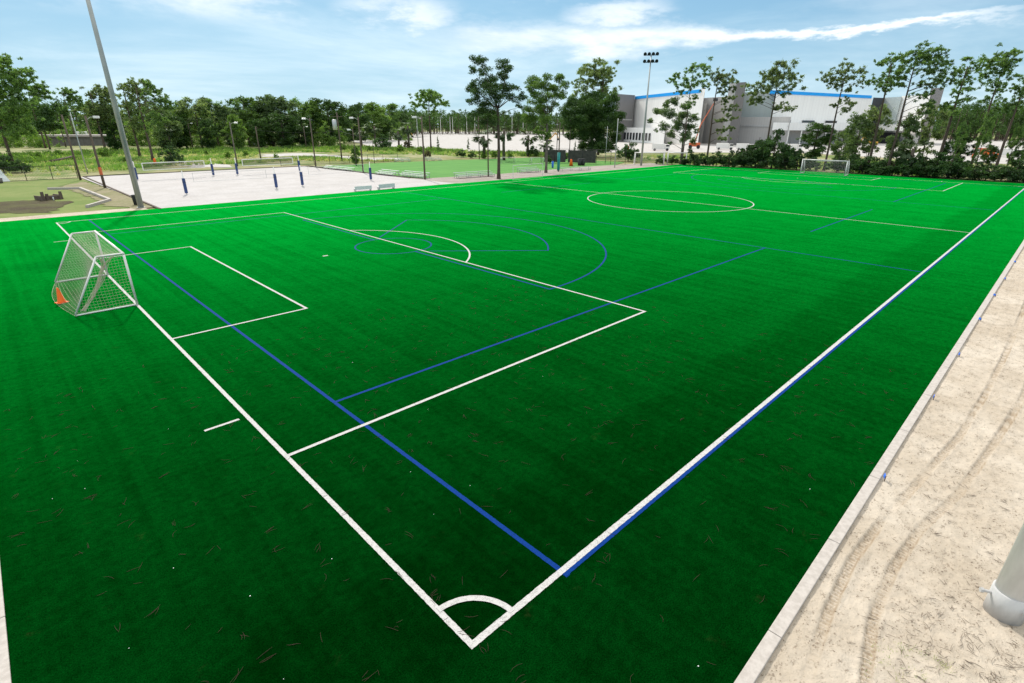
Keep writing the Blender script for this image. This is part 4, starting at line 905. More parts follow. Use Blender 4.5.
for px0, px1, py, top, lab in [(182, 190, 145.5, 128, 'small pale teal house glimpsed through the wood above the round dark bush'), (250, 264, 145.5, 127.5, 'pale teal house glimpsed through the wood behind the brown pole')]:
    p, q = gp(px0, py), gp(px1, py); h = thing('house', lab, 'house', (p.x, p.y, 0)); zt = height(p, top)
    block('wall', M['clad_pale'], p, q, -.1, zt*.62, 6, h); block('roof', M['roofing'], lerp(p, q, -.06), lerp(p, q, 1.06), zt*.625, zt, 5, h, .5)

# ------------------------------------------------------------------ poles and lights
def flood_mast(b, label, H, r, banks, group='steel sports light poles', sleeve=True, yaw=0.0):
    t = thing('light_pole', label, 'light pole', (b[0], b[1], -.06), yaw, group)
    MB().tube([(0, 0, 0), (0, 0, H*.5), (0, 0, H)], [r, r*.78, r*.5], 24).build('pole', M['pole_steel' if sleeve else 'galv'], t, True)
    for zb in banks:
        ar = MB(); ar.box((0, 0, zb), (3.0, .14, .14)); ar.build('crossarm', M['dark'], t)
        for i in range(4):
            x = -1.2+i*.8; f = MB(); f.tube([(x, -.10, zb+.28), (x, -.32, zb+.22), (x, -.5, zb+.15)], [.16, .30, .34], 12); f.box((x, -.05, zb+.16), (.08, .08, .2))
            o = f.build('floodlight', M['dark'], t, False)
            MB().tube([(x, -.503, zb+.149), (x, -.52, zb+.142)], .30, 12).build('lens', M['glass'], o)
    return t
pl = flood_mast(gp(141, 207), 'big galvanised light pole rising out of the photo beside the volleyball sand', 24, .27, (22.6, 23.8), sleeve=False, yaw=R(160))
MB().tube([(0, 0, .0), (0, 0, .05)], .38, 16).build('base_plate', M['galv'], pl)
pl2 = flood_mast(gp(641, 165.3), 'distant floodlight mast with two rows of lamps in front of the white hall', 21.4, .22, (20.1, 21.4), sleeve=False, yaw=math.atan2(-gp(641, 165.3).x+CX, gp(641, 165.3).y-CY))
fgb = gp(1004, 610)
fp = flood_mast(fgb, 'thick weathered steel pole on the sandy verge at the lower right corner', 22, .245, (20.6, 21.8), yaw=R(180))
MB().tube([(0, 0, -.05), (0, 0, .50), (0, 0, .505)], [.272, .268, .25], 32).build('sleeve', M['galv_old'], fp, True)
cdir = (Vector((CX, CY, 0))-Vector((fgb.x, fgb.y, 0))).normalized(); side = Vector((cdir.y, -cdir.x, 0))
for ang, zb in ((R(150), .44), (R(-55), .30), (R(60), .37)):
    g_ = math.atan2(cdir.y, cdir.x)-ang-R(180)
    d_ = Vector((math.cos(g_), math.sin(g_), 0)); mb = MB(); mb.tube([d_*.25+Vector((0, 0, zb)), d_*.40+Vector((0, 0, zb))], .028, 10); mb.tube([d_*.38+Vector((0, 0, zb)), d_*.425+Vector((0, 0, zb))], .048, 6)
    mb.build('bolt', M['galv_old'], fp)

def wood_pole(px, py, top, label, lamp=None, r=.13, mat='wood', name='wooden_pole', cat='pole', group='slim poles around the courts', zt=None):
    b = gp(px, py); H = zt or height(b, top); s, n = facing(b)
    t = thing(name, label, cat, (b.x, b.y, -.08), 0, group)
    MB().tube([(0, 0, -.2), (0, 0, H*.5), (0, 0, H)], [r, r*.85, r*.7], 10).build('pole', M[mat], t, True)
    if lamp:
        sd_ = s*lamp
        MB().tube([Vector((0, 0, H-.5)), sd_*.5+Vector((0, 0, H-.15)), sd_*.8+Vector((0, 0, H-.15))], .035, 6).build('lamp_arm', M['galv'], t)
        mb = MB(); mb.box(sd_*1.1+Vector((0, 0, H-.15)), (.7, .5, .28), math.atan2(s.y, s.x)); mb.build('lamp_head', M['lamp'], t, bevel=.05)
    return t
G_P = 'slim poles around the courts'
wood_pole(80.5, 179.5, 114, 'dark bare wooden pole at the left corner of the volleyball sand', r=.16)
lp = wood_pole(105, 187.5, 115, 'wooden lamp pole with an orange band between lawn and volleyball sand', 1, .17)
b_ = height(gp(105, 187.5), 170.5)
MB().tube([(0, 0, b_-.45), (0, 0, b_+.5)], .19, 10).build('orange_band', M['orange_paint'], lp)
wood_pole(87.5, 173, 112, 'pale thin pole between the two dark wooden poles at the left', r=.10, mat='galv')
wood_pole(237.5, 165.5, 121.5, 'pale lamp pole with a square lamp behind the far left volleyball net post', 1, .15, 'grey_bark')
wood_pole(261, 160, 126, 'brown pole with no lamp above the far right volleyball net', r=.16)
wood_pole(193.2, 149, 122.5, 'lamp pole at the wood\'s edge above the round dark bush', 1, .16)
wood_pole(316, 167.3, 117.5, 'lamp pole at the far right corner of the volleyball sand', -1, .14)
wood_pole(306.5, 149, 126, 'shorter lamp pole behind the one at the sand\'s far right corner', 1, .16)
up_ = wood_pole(342, 160.5, 112, 'utility pole with a grey transformer can in front of the dense dark tree', r=.17, name='utility_pole', group='')
ub = gp(342, 160.5); us, un = facing(ub); uh = height(ub, 112)
MB().box((0, 0, uh-.9), (2.4, .12, .14), math.atan2(us.y, us.x)).build('crossarm', M['wood'], up_)
q = -us*.75; zc = height(ub, 124.5)
MB().tube([(q.x, q.y, zc-1.1), (q.x, q.y, zc-1.0), (q.x, q.y, zc+1.0), (q.x, q.y, zc+1.15)], [.4, .5, .5, .35], 14).build('transformer', M['alu'], up_, True)
wood_pole(363.3, 172.6, 116.5, 'dark lamp pole at the sand\'s edge, just left of the last blue padded post', -1, .14)
wood_pole(356.3, 165.5, 128.5, 'short dark lamp pole left of the one near the last blue padded post', -.7, .11)
wood_pole(425, 179, 115.5, 'slim brown lamp pole at the near corner of the practice pitch', -1, .15)
wood_pole(418.6, 151, 117.5, 'pale distant lamp pole left of the lone flat-topped pine', 1, .12, 'galv')
wood_pole(488.3, 176.3, 116, 'dark slim pole just left of the touchline oak', r=.12)
wood_pole(479.3, 158.6, 116, 'thin dark pole behind the practice pitch, left of the touchline oak', r=.12)
tp = wood_pole(558.3, 171.2, 122, 'pole wrapped in a teal pad right of the leafy touchline tree', r=.13)
za, zb_ = height(gp(558.3, 171.2), 170), height(gp(558.3, 171.2), 152)
MB().tube([(0, 0, za), (0, 0, zb_)], .26, 12).build('pad', M['teal'], tp, True)
wood_pole(614.6, 167.4, 118, 'thin grey pole in front of the right side of the dense dark oak', r=.10, mat='galv')
wood_pole(605.2, 163, 126, 'thin pale pole in front of the dense dark oak', r=.08, mat='galv')
wood_pole(569.3, 156, 118, 'thin dark pole left of the dense dark oak', r=.12)
wood_pole(556.6, 156, 119, 'thin dark pole seen above the teal pad', r=.12)
wood_pole(374.5, 163, 140, 'short stake-like pole right of the last blue padded post', r=.07)
for px, lab in [(441, 'leftmost of the tall white poles standing on the construction lot'), (450.5, 'tall white pole on the lot, left one of a close pair'), (453, 'tall white pole on the lot, right one of a close pair'), (467, 'tall white pole on the lot, just right of the close pair'), (475, 'tall white pole on the lot, seen left of the touchline oak'), (512, 'tall white pole on the lot, right of the touchline oak'), (523, 'tall white pole on the lot, left of the leafy touchline tree')]:
    b = gp(px, 135.2); t = thing('light_pole', lab, 'light pole', (b.x, b.y, -.1), 0, 'tall white poles on the construction lot')
    h = height(b, 117); MB().tube([(0, 0, 0), (0, 0, h)], [.2, .12], 8).build('pole', M['white_metal'], t, True); MB().box((0, 0, h+.15), (1.2, .5, .2)).build('lamp_head', M['galv'], t)
def wire(label, a, b, sag):
    mb = MB(); pts = []
    for i in range(17):
        t = i/16; pts.append((a[0]+(b[0]-a[0])*t, a[1]+(b[1]-a[1])*t, a[2]+(b[2]-a[2])*t-sag*4*t*(1-t)))
    return tag(mb.tube(pts, .028, 4).build('overhead_wire', M['dark']), label, 'wire')
wire('overhead wire running left from the utility pole to the brown pole', (ub.x, ub.y, 6.6), (gp(261, 160).x, gp(261, 160).y, 6.7), .5)
wire('overhead wire running right from the utility pole to the slim brown lamp pole', (ub.x, ub.y, 6.6), (gp(425, 179).x, gp(425, 179).y, 6.2), .8)

# ------------------------------------------------------------------ fences
def fence(name, label, pts, h, gap, mat, fabric=None, r=.035, rails=(1.0,), wires=5):
    o_ = pts[0]; t = thing(name, label, 'fence', (o_[0], o_[1], -.09)); rail = MB(); mesh = MB()
    for a, b in zip(pts, pts[1:]):
        a, b = Vector((a[0]-o_[0], a[1]-o_[1], 0)), Vector((b[0]-o_[0], b[1]-o_[1], 0)); n = max(1, int((b-a).length/gap))
        for i in range(n+1 if b == Vector((pts[-1][0]-o_[0], pts[-1][1]-o_[1], 0)) else n):
            p = a.lerp(b, i/n); MB().tube([p, p+Vector((0, 0, h))], r*1.3, 6).build('post', mat, t, True)
        for q in rails: rail.tube([a+Vector((0, 0, h*q)), b+Vector((0, 0, h*q))], r, 5)
        L_ = (b-a).length; k = int(L_/.35)
        for i in range(k):
            for sg in (1, -1):
                u0 = i*.35; u1 = u0+sg*h*.85
                z0_, z1_ = .05, h-.02
                if u1 < 0: z1_ = z0_+(z1_-z0_)*(u0/(u0-u1)); u1 = 0
                if u1 > L_: z1_ = z0_+(z1_-z0_)*((L_-u0)/(u1-u0)); u1 = L_
                mesh.tube([a.lerp(b, u0/L_)+Vector((0, 0, z0_)), a.lerp(b, u1/L_)+Vector((0, 0, z1_))], .006, 3, False)
    rail.build('rail', mat, t); mesh.build('wire_mesh', mat, t)
    if fabric:
        for a, b in zip(pts, pts[1:]):
            a, b = Vector((a[0]-o_[0], a[1]-o_[1], 0)), Vector((b[0]-o_[0], b[1]-o_[1], 0)); L_ = (b-a).length
            for f0_, f1_ in fabric:
                c_ = a.lerp(b, (f0_+f1_)/2); MB().box((c_.x, c_.y, h*.5), (L_*(f1_-f0_), .02, h*.86), math.atan2(b.y-a.y, b.x-a.x)).build('windscreen', M['windscreen'], t)
    return t
F1 = [(-42, 104.6), (-20, 104.2), (7.4, 104.2)]
fence('chain_link_fence', 'black chain link fence along the back of the left lawn', F1, 2.0, 3.0, M['black'], rails=(1.0, .04))
p, q = gp(129, 167.6), gp(234, 169.5)
F2 = [gp(281, 165.6), gp(330, 163.6), gp(368, 162.2), gp(398, 161.0)]
fence('chain_link_fence', 'low dark fence along the dirt track behind the volleyball sand', [(v.x, v.y) for v in F2], 1.7, 3.2, M['black'], rails=(1.0, .06))
F3 = [gp(541, 162.2), gp(625, 164.4)]
fence('chain_link_fence', 'tall black fence with dark windscreen panels behind the touchline trees', [(v.x, v.y) for v in F3], 3.1, 3.0, M['black'], [(.04, .30), (.33, .66)])
fence('chain_link_fence', 'low dark fence hidden among the shrubs at the far end of the turf', [(112.6, 56), (113.2, 20), (113.6, -12)], 1.6, 3.5, M['black'], rails=(1.0,))
gm = MB(); 
# ------------------------------------------------------------------ soccer goals
def goal(label, front, n_in, width, H, dtop, dbot, r, net_cell, net_r, mats, group, bulge=0.0, name='soccer_goal'):
    """front: foot of the left post seen from the pitch; width runs along local +x, the goal goes back along local +y"""
    a = math.atan2(n_in[1], n_in[0]); t = thing(name, label, 'goal', (front[0], front[1], 0), a, group); fm, nm = mats
    MB().tube([(-r, 0, H), (width+r, 0, H)], r, 12).build('crossbar', fm, t, True)
    for x in (0, width):
        MB().tube([(x, 0, 0), (x, 0, H)], r, 12).build('post', fm, t, True)
        MB().tube([(x, 0, H), (x, dtop, H)], r*.8, 10).build('top_bar', fm, t, True)
        MB().tube([(x, dtop, H+.0), (x, dbot, r)], r*.8, 10).build('back_stay', fm, t, True)
        MB().tube([(x, 0, r*.8), (x, dbot, r*.8)], r*.75, 10).build('ground_bar', fm, t, True)
    net = MB(); g = random.Random(3)
    def sagp(u, v):                                            # top panel then back panel down to the ground, v in 0..1+1
        x = u*width; sag = math.sin(math.pi*u)
        if v <= 1: return Vector((x, dtop*v, H-.02-.22*sag*math.sin(math.pi*v*.9)))
        w_ = v-1; y = dtop+(dbot-dtop)*w_+bulge*sag*w_**7-.25*sag*math.sin(math.pi*w_); return Vector((x, y, max(.012, (H-.05)*(1-w_)**(1.0+.25*sag)-.12*sag*math.sin(math.pi*w_))))
    nu = int(width/net_cell); nv1 = max(2, int(dtop/net_cell)); nv2 = max(4, int(math.hypot(H, dbot-dtop)/net_cell))
    vs = [i/nv1 for i in range(nv1)]+[1+i/nv2 for i in range(nv2+1)]
    for i in range(nu+1): net.tube([sagp(i/nu, v) for v in vs[::2]+[vs[-1]]], net_r, 3, False)
    for v in vs: net.tube([sagp(i/nu, v) for i in range(0, nu+1, 3)]+[sagp(1, v)], net_r, 3, False)
    for x in (0, width):                                       # side panels
        k = int(dbot/net_cell)
        for i in range(1, k):
            y = dbot*i/k; zt_ = H if y <= dtop else H*(dbot-y)/(dbot-dtop); net.tube([(x, y, .03), (x+.04*math.sin(i), y+.03, zt_*.5), (x, y, zt_)], net_r, 3, False)
        k = int(H/net_cell)
        for i in range(1, k):
            z = H*i/k; ye = dbot-(dbot-dtop)*z/H; net.tube([(x, 0, z), (x+.03, ye*.5, z-.03), (x, ye, z)], net_r, 3, False)
    net.build('net', nm, t)
    return t
ng = goal('white soccer goal with a sagging net on the near goal line', (0, 24.15), (0, 1), 7.32, 2.44, 1.0, 2.3, .050, .125, .0040, (M['white_metal'], M['net']), 'soccer goals', .42)
# the slack of the net gathered beside the near post
bn = MB(); g = random.Random(8)
for i in range(15):
    o1, o2, o3 = g.uniform(-.1, .1), g.uniform(-.16, .16), g.uniform(-.12, .12)
    bn.tube([(.10+o1*.5, .25+g.uniform(0, .7), 2.38), (.28+o1, .75+o2, 1.95), (.36+o3, 1.05+o2, 1.3), (.30+o1, 1.5+o3, .7), (.22+o2, 2.0+o1, .12)], .010, 3, False)
bn.build('gathered_net', M['net'], ng)
cn = gp(62, 302.5); tcn = thing('traffic_cone', 'orange traffic cone standing on the turf behind the near goal', 'traffic cone', (cn.x, cn.y, .004), .4)
MB().tube([(0, 0, .028), (0, 0, .06), (0, 0, .70), (0, 0, .715)], [.17, .15, .04, .032], 20).build('cone', M['orange'], tcn, True)
MB().box((0, 0, .014), (.42, .42, .028)).build('base', M['orange'], tcn, bevel=.01)
goal('white soccer goal at the far goal line in front of the dark shrubs', (105.2, 31.05), (0, -1), 7.32, 2.44, .9, 2.0, .085, .22, .008, (M['white_metal'], M['pale_net']), 'soccer goals')
for (p1_, p2_, lab) in (((634.5, 164.2), (663.5, 164.5), 'left of the two spare white goals beyond the far corner of the turf'), ((667, 164.3), (685.5, 164.8), 'right, narrower of the two spare white goals beyond the far corner of the turf')):
    p, q = gp(*p1_), gp(*p2_); d_ = q-p
    goal(lab, (p.x, p.y), (d_.x, d_.y), d_.length, height(p, 152.6), .8, 1.8, .10, .3, .006, (M['white_metal'], M['pale_net']), 'spare goals beyond the far corner')
# thin portable frame between the two touchline trees
p, q = gp(513, 180), gp(542.5, 176.8); d_ = q-p
t = thing('goal_frame', 'thin white portable goal frame standing between the two touchline trees', 'goal', (p.x, p.y, -.05), math.atan2(d_.y, d_.x))
for x in (0, d_.length): MB().tube([(x, 0, 0), (x, 0, 2.2)], .035, 8).build('post', M['white_metal'], t)
MB().tube([(-.03, 0, 2.2), (d_.length+.03, 0, 2.2)], .035, 8).build('crossbar', M['white_metal'], t); MB().tube([(0, .04, .03), (d_.length, .04, .03)], .03, 8).build('ground_bar', M['white_metal'], t)
for p1_, p2_, top, lab in (((502, 163.5), (515, 163.2), 157.4, 'small dark-netted training goal on the practice pitch, right of the touchline oak'), ((531.5, 164.6), (544, 164.2), 158, 'small dark-netted training goal on the practice pitch, left of the leafy touchline tree')):
    p, q = gp(*p1_), gp(*p2_); d_ = q-p
    goal(lab, (p.x, p.y), (d_.x, d_.y), d_.length, height(p, top), .5, 1.2, .04, .2, .008, (M['alu'], M['dark_net']), 'training goals on the practice pitch', name='training_goal')

# ------------------------------------------------------------------ volleyball posts and nets
posts = {'n1': (186.7, 194.2, 'leftmost near'), 'n2': (276.7, 188.3, 'second near, left one of the middle pair of'), 'n3': (302.7, 185.8, 'third near, just in front of a far'), 'n4': (371, 180.2, 'rightmost near'),
         'f1': (137.5, 180.3, 'far, hidden behind the big light pole,'), 'f2': (213.7, 175.7, 'far left'), 'f3': (237.7, 174.8, 'far middle'), 'f4': (300, 171.3, 'far right')}
plab = {'n1': 'leftmost blue padded volleyball post, nearest to the turf', 'n2': 'blue padded volleyball post standing alone in the middle of the near row', 'n3': 'blue padded volleyball post in the near row right in front of a far one', 'n4': 'rightmost blue padded volleyball post, by the dark lamp pole',
        'f1': 'blue padded volleyball post behind the big light pole', 'f2': 'far blue padded volleyball post above and right of the leftmost one', 'f3': 'far blue padded volleyball post at the left end of the far right net', 'f4': 'far blue padded volleyball post at the right end of the far right net'}
PP = {}
for kx, (px, py, _) in posts.items():
    b = gp(px, py); PP[kx] = b
    t = thing('volleyball_post', plab[kx], 'volleyball post', (b.x, b.y, -.04), .2, 'padded volleyball posts')
    MB().tube([(0, 0, -.1), (0, 0, 2.75)], .055, 10).build('post', M['white_metal'], t, True)
    mb = MB(); mb.box((0, 0, 1.02), (.30, .30, 1.75)); o = mb.build('pad', M['blue_pad'], t, bevel=.06)
    MB().box((0, 0, 1.45), (.312, .312, .05)).build('strap', M['dark'], o)
def vnet(a, b, label, dark, tape_r):
    d = (b-a); d.z = 0; L_ = d.length; t = thing('volleyball_net', label, 'volleyball net', (a.x, a.y, -.04), math.atan2(d.y, d.x), 'volleyball nets')
    x0, x1 = L_*.10, L_*.90; zt_, zb = 2.43, 1.43
    tp_ = MB(); tp_.box(((x0+x1)/2, 0, zt_), (x1-x0, .03, tape_r)); tp_.box(((x0+x1)/2, 0, zb), (x1-x0, .03, tape_r*.8))
    for x in (x0, x1): tp_.box((x, 0, (zt_+zb)/2), (tape_r, .028, zt_-zb+.02))
    tp_.build('tape', M['pale_net' if not dark else 'white_metal'], t)
    rp_ = MB()
    for z in (zt_, zb): rp_.tube([(0, 0, z), (x0, 0, z)], .012, 4); rp_.tube([(x1, 0, z), (L_, 0, z)], .012, 4)
    rp_.build('rope', M['pale_net'], t)
    n_ = MB(); st = .11 if dark else .3
    for i in range(int((x1-x0)/st)): n_.tube([(x0+i*st, 0, zb), (x0+i*st, 0, zt_)], .017 if dark else .004, 3, False)
    for i in range(int(1/st)): n_.tube([(x0, 0, zb+i*st), (x1, 0, zb+i*st)], .017 if dark else .004, 3, False)
    n_.build('mesh', M['dark_net' if dark else 'pale_net'], t)
vnet(PP['n1'], PP['n2'], 'pale thin volleyball net between the leftmost and the lone middle padded posts', False, .035)
vnet(PP['n3'], PP['n4'], 'pale thin volleyball net at the right, ending at the rightmost padded post', False, .035)
vnet(PP['f1'], PP['f2'], 'white-taped volleyball net at the far left, from behind the big light pole', True, .11)
vnet(PP['f3'], PP['f4'], 'white-taped dark volleyball net at the back in front of the scrub', True, .11)

# ------------------------------------------------------------------ benches, bleachers and small things
def bleacher(label, p, q, rows=3):
    d = q-p; L_ = d.length; t = thing('bleacher', label, 'bleacher', (p.x, p.y, -.06), math.atan2(d.y, d.x), 'aluminium bleachers')
    for i in range(rows):
        MB().box((L_/2, .62*i, .42+.2*i), (L_, .27, .045)).build('seat', M['alu'], t)
        if i: MB().box((L_/2, .62*i-.33, .02+.2*i), (L_, .26, .04)).build('footboard', M['alu'], t)
    n = max(2, int(L_/2.2))
    for k in range(n+1):
        x = .15+(L_-.3)*k/n; f = MB(); f.box((x, .62, .0), (.06, 1.5, .06))
        for i in range(rows): f.box((x, .62*i, .2+.1*i), (.055, .055, .39+.2*i))
        f.build('frame', M['galv'], t)
for p1_, p2_, rows, lab in [((323, 168.4), (352, 171.3), 2, 'leftmost low bleacher along the right edge of the volleyball sand'), ((375.5, 174.2), (393, 176.2), 3, 'bleacher just right of the rightmost padded post'), ((399, 175.8), (424, 178.4), 3, 'bleacher left of the slim brown lamp pole'),
    ((458, 178.3), (495, 175.8), 3, 'bleacher on the gravel left of the touchline oak'), ((521, 172.8), (541, 171.6), 3, 'bleacher between the two touchline trees'), ((562, 170.9), (591, 169.7), 2, 'low bleacher right of the teal padded pole'),
    ((396, 161.8), (411, 161.3), 3, 'bleacher across the practice pitch, left of the slim brown lamp pole'), ((427, 160.9), (442, 160.3), 3, 'bleacher across the practice pitch, right of the slim brown lamp pole')]:
    bleacher(lab, gp(*p1_), gp(*p2_), rows)
for (a_, b_, top, lab) in (((355, 191.3), (372, 190.0), 186.2, 'left of the two pale benches at the edge of the volleyball sand'), ((379, 189.8), (395, 188.2), 184.2, 'right of the two pale benches at the edge of the volleyball sand')):
    p, q = gp(*a_), gp(*b_); d = q-p; L_ = d.length; t = thing('bench', lab, 'bench', (p.x, p.y, -.03), math.atan2(d.y, d.x), 'pale benches')
    z = height(p, top); MB().box((L_/2, 0, z*.62), (L_, .05, z*.72)).build('backrest', M['white_fabric'], t, bevel=.01)
    MB().box((L_/2, .28, z*.5), (L_, .42, .05)).build('seat', M['alu'], t)
    for x in (.12, L_-.12): MB().box((x, .2, z*.24), (.06, .5, z*.48)).build('leg', M['alu'], t)
b = gp(137, 204.3); t = thing('trash_can', 'dark round trash can beside the big light pole', 'trash can', (b.x, b.y, -.06))
MB().tube([(0, 0, 0), (0, 0, .92), (0, 0, .95)], [.27, .33, .33], 18).build('body', M['dark'], t, True); MB().tube([(0, 0, .955), (0, 0, 1.02), (0, 0, 1.06)], [.37, .36, .1], 18).build('lid', M['black'], t, True)
p = gp(-6, 182.2); q = gp(10.5, 181.3); d = q-p; t = thing('shade_panel', 'white leaning shade panel at the left photo edge on the lawn', 'panel', (p.x, p.y, -.08), math.atan2(d.y, d.x))
z = height(q, 168.3); mb = MB(); mb.add([(0, 0, .1), (d.length, 0, .1), (d.length-.6, .9, z), (0, .9, z), (0, .06, .1), (d.length, .06, .1), (d.length-.6, .96, z), (0, .96, z)], [(0, 1, 2, 3), (7, 6, 5, 4), (0, 4, 5, 1), (1, 5, 6, 2), (2, 6, 7, 3), (3, 7, 4, 0)]); mb.build('panel', M['white_fabric'], t)
for x in (.3, d.length-.7): MB().tube([(x, 1.0, z*.95), (x, 1.9, 0)], .04, 6).build('prop', M['galv'], t)
b = gp(3.5, 182.2); t = thing('bin', 'small dark bin in front of the white shade panel', 'bin', (b.x-.3, b.y-.5, -.08)); MB().tube([(0, 0, 0), (0, 0, .62)], [.24, .3], 14).build('body', M['brick'], t, True); MB().tube([(0, 0, .623), (0, 0, .68)], [.32, .3], 14).build('lid', M['dark'], t)
p, q = gp(42, 200.2), gp(63, 198.2); d = q-p; L_ = d.length; t = thing('timber_planter', 'broken weathered timber planter on the left lawn', 'planter', (p.x, p.y, -.08), math.atan2(d.y, d.x))
for x, h in ((.15, .95), (.55, .7), (L_-.15, .85)): MB().tube([(x, 0, 0), (x+.03, .02, h)], [.2, .15], 8).build('post', M['wood'], t)
for z in (.12, .33): MB().box((L_/2+.1, .05, z), (L_-.5, .12, .19), .01).build('plank', M['wood'], t)
MB().box((.1, .9, .25), (.12, 1.6, .45)).build('plank', M['wood'], t); MB().box((L_-.1, .9, .25), (.12, 1.6, .45)).build('plank', M['wood'], t)
MB().box((L_/2+.1, .88, .20), (L_-.42, 1.52, .3)).build('soil', M['mulch'], t)
b = gp(53.5, 199.6); bo = thing('bottle', 'small white bottle lying against the broken timber planter', 'bottle', (b.x, b.y-.25, -.07)); MB().tube([(0, 0, 0), (0, 0, .32), (0, 0, .38)], [.06, .06, .025], 10).build('body', M['white_fabric'], bo, True); MB().tube([(0, 0, .382), (0, 0, .42)], .03, 8).build('cap', M['flag'], bo)
p, q = gp(47, 163.2), gp(74, 159.6); tag(MB().tube([(p.x, p.y, .15), ((p.x+q.x)/2, (p.y+q.y)/2, .4), (q.x, q.y, .75)], [.32, .28, .2], 9).build('fallen_log', M['bark'], None, True), 'dark fallen log in the weeds behind the black fence', 'log')
for px, py, s_, lab in [(155.5, 164.3, 1.4, 'orange cone at the foot of the pine right of the big light pole'), (571, 165.6, 1.5, 'orange barrel-like cone in front of the windscreened fence'), (852, 153, 1.6, 'orange cone on the lot right of the far goal'), (846, 153.5, 1.5, 'orange cone on the lot above the far goal'), (628, 150.5, 1.8, 'orange cone by the low white wing of the left hall'), (973, 157.5, 1.6, 'orange cone on the lot left of the tufted pine'), (987, 157, 1.6, 'orange cone on the lot right of the tufted pine'), (997, 158.5, 1.5, 'orange cone on the lot near the right edge')]:
    b = gp(px, py); t = thing('traffic_cone', lab, 'traffic cone', (b.x, b.y, -.08), 0, 'orange cones in the distance')
    MB().tube([(0, 0, .04), (0, 0, .9*s_), (0, 0, .93*s_)], [.28*s_, .12*s_, .1*s_], 12).build('cone', M['orange'], t, True); MB().box((0, 0, .02), (.7*s_, .7*s_, .04)).build('base', M['black'], t)
for px, py, c_, lab in [(579.5, 165.2, 'dark', 'dark bin in front of the windscreened fence, left one of a pair'), (583, 165.1, 'dark', 'dark bin in front of the windscreened fence, right one of a pair'), (552.6, 167.6, 'flag', 'slim blue barrel left of the teal padded pole')]:
    b = gp(px, py); t = thing('barrel', lab, 'barrel', (b.x, b.y, -.08), 0, 'barrels by the windscreened fence')
    wd_ = .5 if c_ == 'flag' else 1.0; MB().tube([(0, 0, 0), (0, 0, .5), (0, 0, 1.35)], [.36*wd_, .42*wd_, .42*wd_], 12).build('body', M[c_], t, True); MB().tube([(0, 0, 1.353), (0, 0, 1.42)], [.45*wd_, .4*wd_], 12).build('lid', M['black'], t)
for x, lab in [(9.95, 'nearest blue marker on the kerb beside the sandy verge'), (15.8, 'second nearest blue marker on the kerb'), (20.6, 'third nearest blue marker on the kerb'), (26.2, 'middle blue marker of the seven along the kerb'), (31.4, 'third farthest blue marker along the kerb'), (35.9, 'second farthest blue marker along the kerb'), (41.7, 'farthest blue marker along the kerb')]:
    t = thing('marker', lab, 'marker', (x, -3.54, -.07), rnd.uniform(0, 1), 'blue markers along the kerb'); MB().tube([(0, 0, -.05), (0, 0, .16)], .012, 6).build('stake', M['wood'], t); MB().add([(0, 0, .08), (.11, .02, .09), (.12, .0, .18), (0, 0, .17), (0, .01, .08), (.11, .03, .09), (.12, .01, .18), (0, .01, .17)], [(0, 1, 2, 3), (7, 6, 5, 4), (0, 4, 5, 1), (1, 5, 6, 2), (2, 6, 7, 3), (3, 7, 4, 0)]).build('flag', M['flag'], t)
# machines on the lot
b = gp(694, 148.5); t = thing('boom_lift', 'orange boom lift with raised arm against the white hall', 'boom lift', (b.x, b.y, -.05)); s, n = facing(b)
def loc_(px, py): u, z = on_plane(b, px, py); return s*u+Vector((0, 0, z))
MB().box((0, 0, 1.5), (4.2, 2.4, 1.4), math.atan2(s.y, s.x)).build('chassis', M['orange_paint'], t, bevel=.15)
for k in (-1, 1):
    for j in (-1, 1):
        c_ = s*1.5*k+n*1.0*j; MB().tube([(c_-n*.25)+Vector((0, 0, .7)), (c_+n*.25)+Vector((0, 0, .7))], .7, 14).build('wheel', M['black'], t)
a_ = loc_(700.5, 125); c_ = loc_(715.5, 100.5)
MB().tube([Vector((0, 0, 2.2)), a_], [.24, .2], 6).build('lower_boom', M['orange_paint'], t); MB().tube([a_, c_], [.2, .14], 6).build('upper_boom', M['orange_paint'], t); MB().box(c_+Vector((0, 0, .3)), (1.8, 1.0, 1.1)).build('basket', M['dark'], t)
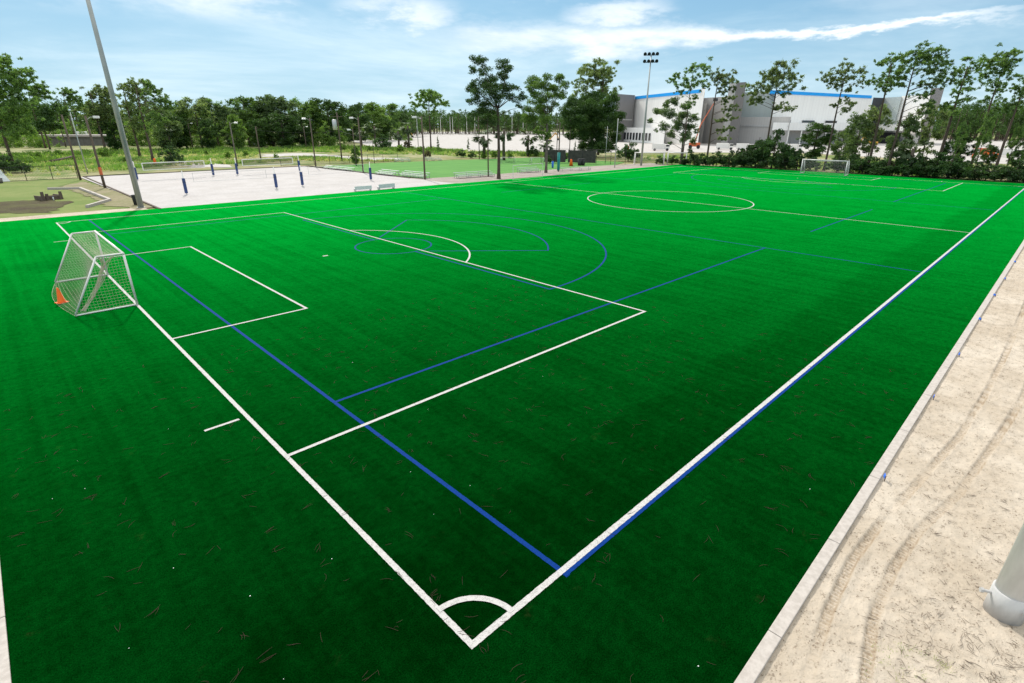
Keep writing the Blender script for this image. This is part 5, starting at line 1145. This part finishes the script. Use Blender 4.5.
def machine(px, py, lab, flip):
    b = gp(px, py); s, n = facing(b); t = thing('excavator', lab, 'excavator', (b.x, b.y, -.05), math.atan2(s.y, s.x), 'yellow excavators'); f = flip
    for k in (-1, 1): mb = MB(); mb.tube([(-1.6, k*1.1, .45), (1.6, k*1.1, .45)], .45, 8); mb.box((0, k*1.1, .45), (3.2, .6, .86)); mb.build('track', M['black'], t)
    MB().box((-.3*f, 0, 1.75), (3.0, 2.5, 1.3)).build('body', M['yellow_paint'], t, bevel=.2); MB().box((.7*f, -.5, 3.0), (1.4, 1.3, 1.25)).build('cab', M['glass'], t, bevel=.1)
    MB().tube([(1.2*f, .4, 2.0), (3.6*f, .4, 4.6)], [.32, .25], 6).build('boom', M['yellow_paint'], t); MB().tube([(3.6*f, .4, 4.6), (5.2*f, .4, 1.8)], [.25, .2], 6).build('stick', M['yellow_paint'], t); MB().box((5.1*f, .4, 1.2), (.9, 1.2, 1.1), .3).build('bucket', M['dark'], t, bevel=.15)
machine(872, 147.5, 'yellow excavator in front of the right hall, behind the smaller-crowned pine', -1); machine(405, 138.4, 'orange-yellow excavator at the left end of the lot by the wood', 1); machine(549, 141.5, 'yellow excavator on the lot right of the leafy touchline tree', 1)
def truck(px, py, lab, m, L_=4.4, H_=2.1):
    b = gp(px, py); s, n = facing(b); t = thing('box_truck', lab, 'truck', (b.x, b.y, -.05), math.atan2(s.y, s.x), 'trucks and vans parked on the lot')
    MB().box((0, 0, H_*.55+.2), (L_, 2.3, H_*.9)).build('cargo_box', M[m], t, bevel=.06); MB().box((L_/2+.85, 0, 1.25), (1.6, 2.1, 1.7)).build('cab', M[m], t, bevel=.2); MB().box((L_/2+1.0, 0, 1.75), (1.2, 2.14, .6)).build('windscreen', M['glass'], t)
    for x in (-L_/2+1, L_/2+.9):
        for k in (-1, 1): MB().tube([(x, k*.9, .45), (x, k*1.15, .45)], .45, 12).build('wheel', M['black'], t)
for px, py, lab, m in [(962, 155.5, 'white box truck on the lot left of the tufted pine\'s trunk', 'white_metal'), (978, 155.8, 'orange truck on the lot just right of the tufted pine\'s trunk', 'orange_paint'), (1003, 156.5, 'white box truck on the lot at the far right', 'white_metal'), (948, 153, 'grey truck on the lot below the grey end tower', 'alu'), (658, 150.5, 'white van in front of the left hall\'s low wing', 'white_metal'), (722, 149.5, 'white van below the recessed grey wall', 'white_metal'), (742, 150, 'white van at the foot of the tall grey tower', 'white_metal'), (790, 150.5, 'white van before the right hall\'s columns', 'white_metal')]:
    truck(px, py, lab, m)

def specks():
    g = random.Random(12); mb = MB()
    for i in range(22):
        x, y = g.uniform(-5, 14), g.uniform(-3.2, 12); a = g.uniform(0, 3); r_ = g.uniform(.004, .009)
        mb.box((x, y, .012), (r_*2, r_*1.6, r_), a)
    tag(mb.build('pale_grit', M['white_fabric']), 'tiny pale bits of grit scattered on the near turf', 'grit', kind='stuff')
specks()
